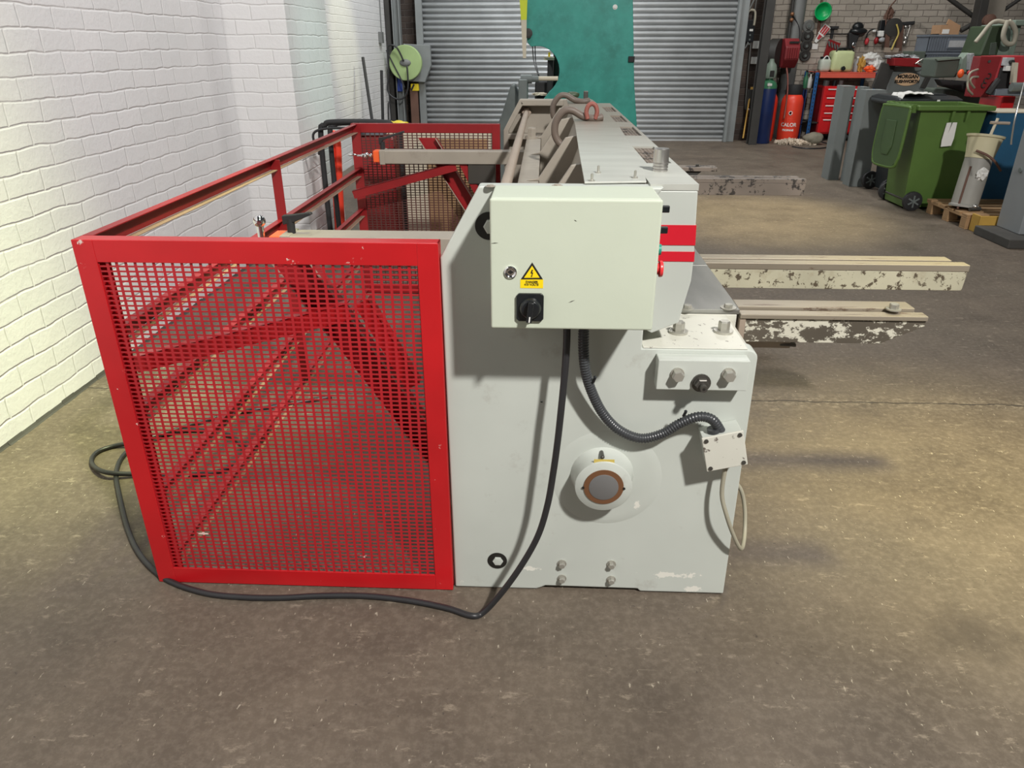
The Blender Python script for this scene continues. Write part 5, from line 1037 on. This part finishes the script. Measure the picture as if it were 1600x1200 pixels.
r1 = (5.690, 6.324, 1.496, 1.737); r2 = (5.697, 6.298, 1.365, 1.496)
crate(r2[0], r2[1], 12.2, 12.6, r2[2] - 0.12, r2[3], 'lower grey stacking crate under the crate filled with metal parts', False)
crate(r1[0], r1[1], 12.2, 12.6, r2[3] + 0.002, r1[3], 'upper grey stacking crate with metal parts showing and a cardboard box on top', True)
cbx = (5.836, 6.163, 1.739, 1.918)
kb = T('cardboard_box', 'open brown cardboard box sitting on the upper grey crate', 'box', ((cbx[0] + cbx[1]) / 2, 12.3, r1[3]))
zb = r1[3] + 0.002; x0_, x1_ = cbx[0] + 0.03, cbx[1] - 0.02
MB().box(x0_, x1_, 12.28, 12.29, zb, cbx[3] - 0.05).box(x0_, x1_, 12.55, 12.56, zb, cbx[3] - 0.05).box(x0_, x0_ + 0.01, 12.29, 12.55, zb, cbx[3] - 0.05).box(x1_ - 0.01, x1_, 12.29, 12.55, zb, cbx[3] - 0.05).box(x0_, x1_, 12.29, 12.55, zb, zb + 0.01).link('box_body', 'cardboard', kb)
MB().prism([(x0_ + 0.08, cbx[3] - 0.04), (x1_ + 0.02, cbx[3] - 0.12), (x1_ + 0.01, cbx[3] - 0.06), (x0_ + 0.10, cbx[3] + 0.03)], 12.30, 12.32).link('flap', 'cardboard', kb)
MB().box(x0_ + 0.03, x0_ + 0.13, 12.276, 12.28, zb + 0.01, zb + 0.07).link('label', 'paper', kb)
# bench carrying them
zz0 = r2[2] - 0.122
cbn = T('back_shelf', 'dark steel shelf table carrying the grey crates', 'shelf', (r2[0] + 0.5, 12.4, 0))
MB().box(r2[0] - 0.32, r1[1] + 0.6, 12.05, 12.7, zz0 - 0.04, zz0).link('shelf_top', 'column_dark', cbn)
for xx in (r2[0] - 0.30, r1[1] + 0.5):
    for yy in (12.07, 12.63): MB().box(xx, xx + 0.05, yy, yy + 0.05, 0, zz0 - 0.04).link('leg', 'column_dark', cbn)
r = (5.476, 5.666, 1.362, 1.512); tag(MB().box(r[0], r[1], 12.15, 12.5, zz0 + 0.001, r[3]).link('steel_tray', 'pan_green', None, loc=(r[0], 12.2, zz0), bevel=0.01), 'dark grey metal tub left of the lower stacking crate', 'tub')
# column and wall braces
S(MB().prism([(6.756, 13.000, 1.554)[::2], (6.728, 13.000, 2.575)[::2], (6.833, 13.000, 2.575)[::2], (6.895, 13.000, 1.554)[::2]], 13.0, 13.2).link('trim_11', 'column_dark', bevel=0.005))
cx_ = (7.098, 13.200, 2.149)[0]
S(MB().box(cx_ - 0.17, cx_ + 0.17, 13.25, 13.6, 0, 4.6).link('trim_12', 'concrete_post', bevel=0.01))
for a_, b_, lb, r_ in (((6.320, 13.300, 2.298), (6.940, 13.300, 1.944), 'round dark steel brace sloping down to the concrete column, upper left one', 0.035), ((6.674, 13.300, 1.806), (6.892, 13.300, 1.935), 'short dark steel brace rising to the concrete column, lower left one', 0.04), ((7.267, 13.300, 2.098), (7.527, 13.300, 2.296), 'dark steel brace rising to the right of the concrete column', 0.03)):
    a_, b_ = V(a_), V(b_); tag(MB().cyl(a_, b_, r_).link('steel_brace', 'column_dark', None, loc=a_, smooth='auto'), lb, 'brace', 'wall braces by the column')
c_ = V((6.901, 12.950, 1.943)); tag(MB().lathe(c_, [(0.09, -0.1), (0.09, 0.03), (0.04, 0.05)], axis=(0, -1, 0)).link('column_boss', 'wood_brown', None, loc=c_, smooth='auto'), 'round rusty boss fixed on the concrete column above the green bandsaw', 'fitting')

# ================================================================== machines at the right
# drip pan machine
pn = T('parts_pan_machine', 'dark grey green machine with a deep metal pan behind the black bin lid', 'machine', (5.1, 9.9, 0))
MB().prism([(4.619, 9.600, 1.456)[::2], (4.896, 9.600, 1.470)[::2], (4.901, 9.600, 1.248)[::2], (4.626, 9.600, 1.240)[::2]], 9.6, 9.95).link('pan', 'pan_green', pn, bevel=0.02)
MB().prism([(4.589, 9.550, 1.450)[::2], (4.878, 9.550, 1.471)[::2], (4.883, 9.550, 1.450)[::2], (4.616, 9.550, 1.429)[::2]], 9.56, 9.6).link('pan_rim', 'pale_green_metal', pn)
MB().prism([(4.675, 9.600, 1.226)[::2], (5.197, 9.600, 1.199)[::2], (5.201, 9.600, 1.042)[::2], (4.737, 9.600, 1.155)[::2]], 9.55, 9.7).link('bed', 'black_matt', pn, bevel=0.02)
r = (4.835, 5.294, 0.668, 1.108); MB().box(r[0], r[1], 9.7, 10.2, 0, r[3]).link('pedestal', 'pan_green', pn, bevel=0.02)
MB().prism([(4.964, 9.700, 1.286)[::2], (4.967, 9.700, 1.448)[::2], (5.009, 9.700, 1.517)[::2], (5.065, 9.700, 1.504)[::2], (5.086, 9.700, 1.308)[::2]], 9.7, 9.85).link('swing_arm', 'pale_green_metal', pn, bevel=0.01)
MB().prism([(5.037, 9.600, 1.325)[::2], (5.005, 9.600, 1.505)[::2], (5.047, 9.600, 1.511)[::2], (5.082, 9.600, 1.408)[::2], (5.082, 9.600, 1.325)[::2]], 9.62, 9.75).link('grey_bracket', 'crate_parts', pn, bevel=0.005)
MB().ball((4.884, 9.500, 1.293), 0.035, 1, 1, 1.4).link('orange_knob', 'orange_plastic', pn, smooth=True); MB().ball((4.985, 9.500, 1.300), 0.03).link('red_knob', 'brush_red', pn, smooth=True)
# green bandsaw
bs_ = T('green_bandsaw', 'dark green bandsaw body with a pale webbing strap draped over it', 'machine', (6.0, 10.6, 0))
MB().prism([(5.526, 10.400, 1.467)[::2], (5.581, 10.400, 1.818)[::2], (5.759, 10.400, 1.825)[::2], (5.749, 10.400, 1.467)[::2]], 10.4, 10.9).link('wheel_cover', 'saw_green', bs_, bevel=0.02)
MB().prism([(5.638, 10.380, 1.482)[::2], (5.624, 10.380, 1.622)[::2], (5.701, 10.380, 1.629)[::2], (5.710, 10.380, 1.482)[::2]], 10.385, 10.40).link('cover_hatch', 'pan_green', bs_, bevel=0.003)
MB().prism([(5.741, 10.300, 1.468)[::2], (5.702, 10.300, 1.830)[::2], (5.837, 10.300, 1.844)[::2], (5.914, 10.300, 1.468)[::2]], 10.42, 10.9).link('saw_body', 'pale_green_metal', bs_, bevel=0.02)
r = (5.704, 6.153, 0.754, 1.413); MB().box(r[0], r[1], 10.5, 10.9, 0, r[3]).link('stand', 'saw_green', bs_, bevel=0.02)
st_ = T('webbing_strap', 'pale cream lifting strap draped over the dark green bandsaw', 'strap', (5.698, 10.200, 1.672))
def web(pts, wd=0.05): return MB().tube(pts, wd / 2, n=8, smooth=7)
web([(5.383, 10.300, 1.629), (5.438, 10.300, 1.716), (5.508, 10.300, 1.830), (5.584, 10.300, 1.866), (5.714, 10.300, 1.844)]).link('strap_run', 'strap_cream', st_, smooth=True)
web([(5.686, 10.250, 1.872), (5.671, 10.250, 1.758), (5.687, 10.250, 1.672), (5.750, 10.250, 1.614), (5.818, 10.250, 1.622), (5.819, 10.250, 1.729), (5.763, 10.250, 1.815), (5.695, 10.250, 1.864)], 0.06).link('strap_loop', 'strap_cream', st_, smooth=True)
r = (5.918, 6.060, 1.820, 1.885); MB().box(r[0], r[1] + 0.1, 10.5, 10.9, r[2], r[3]).link('saw_head', 'pale_green_metal', bs_, bevel=0.01)
MB().box(r[0] + 0.07, r[0] + 0.15, 10.6, 10.7, 0.9, r[2]).link('head_post', 'pale_green_metal', bs_, bevel=0.01)
# red machine
rm = T('red_saw_machine', 'dark red slanted machine with black lever and pale plate above the green bin', 'machine', (5.4, 8.9, 0))
MB().prism([(4.589, 8.600, 1.087)[::2], (4.583, 8.600, 1.490)[::2], (4.806, 8.600, 1.490)[::2], (4.789, 8.600, 1.241)[::2], (4.771, 8.600, 1.088)[::2]], 8.6, 8.75).link('red_guard', 'saw_red', rm, bevel=0.008)
MB().prism([(4.922, 8.750, 1.079)[::2], (4.897, 8.750, 1.488)[::2], (5.183, 8.750, 1.495)[::2], (5.241, 8.750, 1.158)[::2]], 8.80, 9.2).link('red_body', 'brush_red', rm, bevel=0.01)
MB().prism([(4.920, 8.700, 1.160)[::2], (4.927, 8.700, 1.376)[::2], (5.021, 8.700, 1.376)[::2], (5.062, 8.700, 1.160)[::2]], 8.76, 8.80).link('throat', 'black_matt', rm)
r = (4.924, 5.011, 1.395, 1.476); MB().box(r[0], r[1], 8.72, 8.80, r[2], r[3]).link('steel_plate', 'crate_parts', rm, bevel=0.006); p = V((4.978, 8.700, 1.433)); MB().cyl(p + V(0, .02, 0), p + V(0, -0.02, 0), 0.022).link('bolt', 'black_matt', rm)
r = (4.936, 5.023, 1.345, 1.395); MB().box(r[0], r[1], 8.70, 8.76, r[2], r[3]).link('white_block', 'white_paint', rm, bevel=0.004)
MB().prism([(4.999, 8.600, 1.229)[::2], (4.969, 8.600, 1.429)[::2], (5.002, 8.600, 1.429)[::2], (5.041, 8.600, 1.222)[::2]], 8.62, 8.68).link('timber_strip', 'cream_plastic', rm)
a_, b_ = V((4.707, 8.500, 1.125)), V((4.779, 8.500, 1.270)); MB().cyl(a_, b_, 0.035, n=8).link('black_lever', 'black_matt', rm, smooth='auto')
r = (4.748, 4.953, 1.113, 1.176); MB().box(r[0], r[1] + 0.2, 8.45, 8.58, r[2], r[3]).link('black_beam', 'crate_grey', rm, bevel=0.006)
MB().cyl((4.868, 8.400, 1.200), (5.011, 8.400, 1.200), 0.045).link('vice_screw', 'casting_grey', rm, smooth='auto')
r = (4.957, 5.093, 0.912, 1.095); MB().box(r[0], r[1], 8.65, 9.1, 0.0, r[3]).link('red_stand', 'chest_red', rm, bevel=0.01)
for (u_, s0_, s1_) in (((4.686, 8.590, 1.209), 40, 320), ((4.700, 8.590, 1.254), 60, 300), ((4.715, 8.590, 1.298), -120, 120)):
    c_ = V(u_); MB().tube([c_ + V(0.022 * math.cos(math.radians(s0_ + (s1_ - s0_) * i / 6)), 0, 0.026 * math.sin(math.radians(s0_ + (s1_ - s0_) * i / 6))) for i in range(7)], 0.005, n=6, smooth=3).link('raised_letter', 'column_dark', rm, smooth=True)
MB().cyl((4.688, 8.600, 1.441), (4.680, 8.585, 1.441), 0.014).link('bolt', 'column_dark', rm)
tag(loop([(4.606, 8.620, 1.365), (4.440, 8.450, 1.333), (4.437, 8.450, 1.247), (4.463, 8.450, 1.172), (4.613, 8.620, 1.112)], 0.011).link('pale_cable', 'strap_cream', None, loc=(4.437, 8.450, 1.247), smooth=True), 'pale cable looping out left of the dark red machine, outer one', 'cable')
tag(loop([(4.626, 8.620, 1.290), (4.471, 8.450, 1.290), (4.463, 8.450, 1.247), (4.616, 8.620, 1.176)], 0.011).link('pale_cable', 'strap_cream', None, loc=(4.471, 8.450, 1.290), smooth=True), 'short pale cable close to the left edge of the dark red machine', 'cable')
# blue box behind the bucket
r = (4.538, 4.817, 0.212, 0.981)
bl = T('blue_steel_box', 'blue painted steel box standing behind the cream bucket', 'box', ((r[0] + r[1]) / 2, 8.0, 0)); MB().box(r[0], r[1] + 0.2, 7.95, 8.4, 0.0, r[3]).link('body', 'blue_box', bl, bevel=0.008)
MB().box(r[0] - 0.01, r[1] + 0.21, 7.94, 8.41, r[3], r[3] + 0.012).link('rim', 'cream_plastic', bl, bevel=0.002)

# folded sheet steel pillars
def chan(x0, x1, y0, y1, h_, label, fl):
    g_ = T('steel_channel', label, 'steel channel', ((x0 + x1) / 2, y0, 0), 'grey folded steel channels standing by the bins')
    MB().box(x0, x1, y0, y0 + 0.006, 0, h_).box(x0, x0 + 0.006, y0 + 0.0062, y1, 0, h_).link('face_plate', 'sheet_grey', g_, bevel=0.002)
    MB().box(x1 - 0.006, x1, y0 + 0.0062, y0 + fl, 0, h_).link('side_flange', 'sheet_grey', g_, bevel=0.002)
    MB().box(x0, x1, y0, y1, h_ + 0.001, h_ + 0.007).link('end_cap', 'sheet_grey', g_, bevel=0.002)
q1 = (3.578, 3.746, -0.009, 1.124)
def vert(u_, v_, y_): pass
chan(3.705, 3.845, 9.88, 10.12, 1.13, 'grey folded steel channel standing upright, leftmost of the three by the bins', 0.22)
chan(3.86, 3.93, 9.66, 9.86, 1.13, 'narrow grey steel channel between two wider ones beside the bins', 0.2)
chan(3.80, 4.03, 9.40, 9.62, 1.11, 'wide grey folded steel channel nearest the green bin, rightmost of the three', 0.2)

# wheelie bins
def wheel(m0, x, y, z, r_, wd, par):
    w_ = MB().lathe((x, y, z), [(r_ * 0.62, 0.0), (r_ * 0.70, 0.012), (r_ * 0.96, 0.010), (r_, 0.018), (r_, wd - 0.018), (r_ * 0.96, wd - 0.008), (r_ * 0.5, wd)], axis=(0, -1, 0), n=36).link('wheel', 'black_rubber', par, smooth='auto')
    m = MB(); y1_ = y - wd
    for k_ in range(6):
        a_ = k_ * PI / 3; m.box(x - 0.008, x + 0.008, y1_ - 0.006, y1_ + 0.004, z + r_ * 0.12, z + r_ * 0.62, Matrix.Rotation(a_, 3, 'Y'), (x, y1_, z))
    m.cyl((x, y1_ + 0.004, z), (x, y1_ - 0.014, z), r_ * 0.16); m.link('wheel_spokes', 'casting_grey', w_)
def binbody(g_, x0, x1, y0, y1, h_, tap, mat, rim=0.05, lo=0.05):
    m = MB(); n0 = [(x0 + tap, y0 + tap), (x1 - tap, y0 + tap), (x1 - tap, y1 - tap), (x0 + tap, y1 - tap)]; n1 = [(x0, y0), (x1, y0), (x1, y1), (x0, y1)]
    A_ = [m.bm.verts.new((a, b, lo)) for a, b in n0]; B_ = [m.bm.verts.new((a, b, h_)) for a, b in n1]
    C_ = [m.bm.verts.new((a + (0.012 if i in (0, 3) else -0.012), b + (0.012 if i < 2 else -0.012), h_)) for i, (a, b) in enumerate(n1)]
    D_ = [m.bm.verts.new((a + (0.012 if i in (0, 3) else -0.012), b + (0.012 if i < 2 else -0.012), lo + 0.02)) for i, (a, b) in enumerate(n0)]
    m.bm.faces.new(A_[::-1]); m.bm.faces.new(D_)
    for i in range(4):
        j = (i + 1) % 4
        m.bm.faces.new((A_[i], A_[j], B_[j], B_[i])); m.bm.faces.new((B_[i], B_[j], C_[j], C_[i])); m.bm.faces.new((C_[i], C_[j], D_[j], D_[i]))
    o_ = m.link('body', mat, g_, bevel=0.025, seg=3)
    MB().box(x0 - rim, x1 + rim, y0 - rim, y0 - 0.001, h_ - 0.045, h_).box(x0 - rim, x1 + rim, y1 + 0.001, y1 + rim, h_ - 0.045, h_).box(x0 - rim, x0 - 0.001, y0, y1, h_ - 0.045, h_).box(x1 + 0.001, x1 + rim, y0, y1, h_ - 0.045, h_).link('rim', mat, g_, bevel=0.008)
    return o_
gb = T('wheelie_bin', 'open green wheelie bin with its lid hanging down and a torn white label', 'wheelie bin', (4.15, 8.1, 0))
bx0, bx1, by0, by1, bh_ = 3.80, 4.46, 7.98, 8.56, 1.045
binbody(gb, bx0, bx1, by0, by1, bh_, 0.06, 'bin_green', lo=0.02)
for xx in (4.10, 4.245):
    MB().prism([(xx, bh_ - 0.05), (xx + 0.03, bh_ - 0.05), (xx + 0.012, bh_ - 0.13), (xx, bh_ - 0.14)], 7.945, 7.985).link('rim_gusset', 'bin_green', gb)
for xx in (3.83, 3.90, 3.97): pass
# torn label
lx0, lx1, lz0, lz1 = (4.068, 4.183, 0.651, 0.887)
MB().prism([(lx0 + 0.005, lz0), (lx1 - 0.01, lz0 + 0.01), (lx1, lz0 + 0.08), (lx1 - 0.005, lz1), (lx0 + 0.068, lz1), (lx0 + 0.045, lz0 + 0.13), (lx0 + 0.055, lz1), (lx0 + 0.01, lz1 - 0.005), (lx0, lz0 + 0.06)], 7.965, 7.975).link('torn_label', 'paper', gb)
# hinge bar and hanging lid (turned right over the handle side, so it hangs along the left side)
hb = MB()
for yy in (7.99, 8.12, 8.25, 8.38, 8.51): hb.box(3.70, 3.76, yy, yy + 0.035, bh_ - 0.07, bh_ + 0.01)
hb.cyl((3.71, 7.97, bh_ - 0.01), (3.71, 8.57, bh_ - 0.01), 0.016); hb.link('hinge_handle', 'bin_green', gb)
for k_, uu in enumerate(((3.534, 7.950, 1.046), (3.632, 7.950, 1.029))): pass
lid = []
for (u_, v_) in ((0, 0),): pass
LC = [(0.0, 0.02), (0.03, 0.0), (0.55, 0.0), (0.58, 0.02), (0.60, 0.10), (0.60, 0.50), (0.57, 0.62), (0.50, 0.69), (0.10, 0.69), (0.03, 0.62), (0.0, 0.50), (0.0, 0.10)]
# lid surface: hangs nearly upright, turned outward; local a along the bin's depth, b downward
O_ = V(3.695, 7.98, bh_ - 0.02); ad_ = V(-0.17, 0.93, 0).normalized(); bd_ = V(-0.03, 0.0, -1).normalized() * 0.86; nd_ = ad_.cross(bd_).normalized()
LW = 0.46
def lidp(a_, b_, h_): return O_ + ad_ * (a_ * LW / 0.60) + bd_ * b_ + nd_ * h_
def lidprism(pts_, h0, h1, nm, mt, par, bev=0.006):
    m = MB(); A_ = [m.bm.verts.new(lidp(a, b, h0)) for a, b in pts_]; B_ = [m.bm.verts.new(lidp(a, b, h1)) for a, b in pts_]
    m.bm.faces.new(A_); m.bm.faces.new(B_[::-1]); n__ = len(pts_)
    for i in range(n__): m.bm.faces.new((A_[i], B_[i], B_[(i + 1) % n__], A_[(i + 1) % n__]))
    return m.link(nm, mt, par, bevel=bev)
lo_ = lidprism(LC, -0.012, 0.012, 'lid', 'bin_lid_green', gb)
rimm = MB(); cpts_ = [lidp(a, b, 0.0) for a, b in LC]; rimm.tube(cpts_, 0.016, n=8, smooth=3, closed=True).link('lid_rim', 'bin_green', lo_, smooth=True)
for sg_ in (1, -1):
    lidprism([(0.20, 0.16), (0.42, 0.16), (0.42, 0.46), (0.36, 0.56), (0.24, 0.56), (0.18, 0.46)], 0.0125 * sg_, 0.022 * sg_, 'lid_panel', 'bin_lid_green', lo_, 0.005)
MB().cyl((3.86, 8.0, 0.10), (3.86, 8.5, 0.10), 0.012).link('axle', 'dark_steel', gb)
wheel(None, 3.905, 7.985, 0.100, 0.100, 0.06, gb)
wheel(None, 3.905, 8.60, 0.100, 0.100, 0.06, gb)
# second bin, black lid closed
gb2 = T('wheelie_bin', 'grey wheelie bin with a closed black lid standing behind the open green bin', 'wheelie bin', (4.2, 8.9, 0))
binbody(gb2, 3.98, 4.48, 8.68, 9.30, 1.03, 0.06, 'bin_black', rim=0.03, lo=0.03)
m = MB(); m.prism([(8.60, 1.035), (9.36, 1.035), (9.36, 1.06), (9.2, 1.09), (8.75, 1.09), (8.60, 1.065)], 3.84, 4.52, axis='X'); m.link('lid', 'bin_black', gb2, bevel=0.012)
MB().box(4.05, 4.46, 8.85, 9.1, 1.0905, 1.103).link('lid_panel', 'bin_black', gb2, bevel=0.006)
MB().cyl((3.86, 8.60, 1.02), (3.86, 9.33, 1.02), 0.03).link('handle_bar', 'bin_black', gb2, smooth='auto')
MB().box(4.24, 4.27, 8.594, 8.60, 1.04, 1.062).link('lid_label', 'paper', gb2)
wheel(None, 3.99, 8.76, 0.105, 0.105, 0.06, gb2)
wheel(None, 3.99, 9.30, 0.105, 0.105, 0.06, gb2)
# white rag on the lid
m = MB(); from mathutils import noise as mnz
G = 26; gv = {}
for i in range(G + 1):
    for j in range(11):
        x_ = 3.86 + 0.34 * i / G; y_ = 8.62 + 0.30 * j / 10
        edge = 0.02 * mnz.noise(V(x_ * 14, y_ * 14, 3)); z_ = 1.098 + 0.028 * abs(mnz.noise(V(x_ * 11, y_ * 11, 1))) + 0.012
        if i < 3: z_ -= (3 - i) * 0.028
        gv[i, j] = m.bm.verts.new((x_ + edge, y_ + edge * 2, z_))
for i in range(G):
    for j in range(10): m.bm.faces.new((gv[i, j], gv[i + 1, j], gv[i + 1, j + 1], gv[i, j + 1]))
o_ = m.link('white_rag', 'rag_white', None, loc=(4.0, 8.7, 1.09), smooth=True); mm = o_.modifiers.new('s', 'SOLIDIFY'); mm.thickness = 0.006
tag(o_, 'crumpled white rag lying on the closed black bin lid', 'rag')

# pallet with tube and bucket
pa = T('wooden_pallet', 'worn wooden pallet on the floor under the leaning grey tube', 'pallet', (4.4, 7.5, 0))
px0, px1, py0, py1 = 4.03, 4.80, 7.10, 7.87
for k_ in range(6):
    yy = py0 + k_ * 0.142; MB().box(px0, px1, yy, yy + 0.095, 0.118, 0.138).link('top_board', 'wood', pa, bevel=0.003)
for k_ in range(3):
    yy = py0 + k_ * 0.335
    for xx in (px0, px0 + 0.34, px0 + 0.67): MB().box(xx, xx + 0.10, yy, yy + 0.10, 0.018, 0.100).link('block', 'wood', pa, bevel=0.003)
    MB().box(px0, px1, yy, yy + 0.10, 0.0, 0.0175).link('bottom_board', 'wood', pa, bevel=0.003)
for xx in (px0, px0 + 0.34, px0 + 0.67): MB().box(xx, xx + 0.10, py0, py1 + 0.03, 0.1003, 0.1177).link('stringer_board', 'wood', pa, bevel=0.003)
op = V((4.077, 7.028, 0.000)); oo = T('orange_trough', 'orange brown open sheet trough on the floor beside the pallet', 'trough', (op.x, op.y, 0))
MB().box(4.06, 4.30, 6.93, 6.95, 0.0, 0.16).box(4.06, 4.08, 6.95, 7.08, 0.0, 0.16).box(4.08, 4.30, 6.95, 7.08, 0.0, 0.012).link('trough_body', 'ply_orange', oo, bevel=0.008)
tube_b = V((4.141, 7.420, 0.132)); tube_t = V((4.180, 7.420, 0.702))
tu = T('grey_tube', 'leaning grey tube with brown straps standing on the pallet', 'tube', (tube_b.x, 7.42, 0.138))
b0_ = V(tube_b.x, 7.40, 0.150); t0_ = V(tube_t.x + 0.02, 7.46, 0.60)
ax_ = (t0_ - b0_).normalized()
MB().cyl(b0_, t0_, 0.120, n=36).link('tube_wall', 'tube_grey', tu, smooth='auto')
MB().cyl(b0_ + V(-0.095, -0.075, 0), b0_ + V(-0.095, -0.075, 0) + ax_ * 0.40, 0.010).link('brown_strap', 'wood_brown', tu)
MB().lathe(b0_, [(0.135, 0.0), (0.135, 0.02), (0.12, 0.03)], axis=ax_, n=30).link('foot_ring', 'tube_grey', tu, smooth='auto')
bk = T('cream_bucket', 'cream plastic bucket with a bright rim wedged on top of the grey tube', 'bucket', t0_)
MB().lathe(t0_ + ax_ * 0.002, [(0.122, 0.0), (0.128, 0.06), (0.150, 0.19), (0.162, 0.195), (0.165, 0.215), (0.150, 0.217), (0.142, 0.19), (0.118, 0.02), (0.01, 0.018)], axis=ax_, n=40).link('bucket_body', 'bucket_cream', bk, smooth='auto')
MB().tube([t0_ + V(-0.10, -0.10, 0.09), t0_ + V(-0.03, -0.16, 0.06), t0_ + V(0.06, -0.17, 0.0), t0_ + V(0.16, -0.13, -0.09)], 0.011, smooth=5).link('bucket_handle', 'wood_brown', bk, smooth=True)
q = t0_ + ax_ * 0.21
ms_ = T('mixing_paddle', 'pale metal paddle with a cross handle standing in the cream bucket', 'tool', q)
MB().cyl(q + V(0.05, 0.04, -0.06), q + V(0.09, 0.04, 0.16), 0.013).link('shaft', 'cream_plastic', ms_, smooth='auto'); MB().cyl(q + V(0.03, 0.04, 0.12), q + V(0.20, 0.02, 0.115), 0.014).link('cross_handle', 'rod_paint', ms_, smooth='auto')
tag(MB().blob(b0_ + ax_ * 0.34 + V(0.0, -0.135, 0.0), 0.045, 1.0, 0.35, 1.1, 0.7, 3, 8).link('dried_foam', 'rag_white', None, loc=b0_ + ax_ * 0.34 + V(0.0, -0.135, 0.0)), 'dried white foam blob stuck on the front of the grey tube', 'foam')
p_ = V(4.17, 7.25, 0.139); tl = T('brass_fitting', 'dark metal fitting lying on the pallet at the foot of the grey tube', 'fitting', p_)
MB().cyl(p_ + V(-0.05, 0, 0.02), p_ + V(0.06, 0.02, 0.02), 0.018).link('barrel', 'dark_steel', tl); MB().ball(p_ + V(0.0, 0.01, 0.045), 0.022).link('nut', 'bright_steel', tl, smooth=True)

# grey cabinet machine at the right edge
gm = T('grey_machine_cabinet', 'grey steel machine cabinet on a dark plinth at the right edge', 'cabinet', (4.6, 6.7, 0))
MB().box(4.20, 5.1, 6.55, 6.90, 0.081, 1.02).link('cabinet_body', 'cab_grey', gm, bevel=0.006)
MB().box(4.235, 5.06, 6.541, 6.549, 0.14, 0.97).link('door_panel', 'cab_grey', gm, bevel=0.004)
MB().box(4.02, 5.2, 6.36, 6.92, 0.0, 0.08).link('plinth', 'plinth_dark', gm, bevel=0.008)
MB().cyl((4.1995, 6.77, 0.60), (4.188, 6.77, 0.60), 0.022).link('lock', 'casting_grey', gm)
MB().blob((4.40, 6.75, 1.06), 0.10, 1.2, 1.0, 0.40, 0.5, 3, 17).link('cloth_on_top', 'strap_cream', gm, smooth=True)
tag(loop([(4.040, 6.800, 1.316), (4.010, 6.750, 1.209), (3.984, 6.700, 1.035), (4.002, 6.700, 0.880), (4.013, 6.700, 0.822)], 0.007).link('steel_hose', 'bright_steel', None, loc=(4.010, 6.750, 1.209), smooth=True), 'thin bright steel hose curving down at the left edge of the grey cabinet', 'hose')
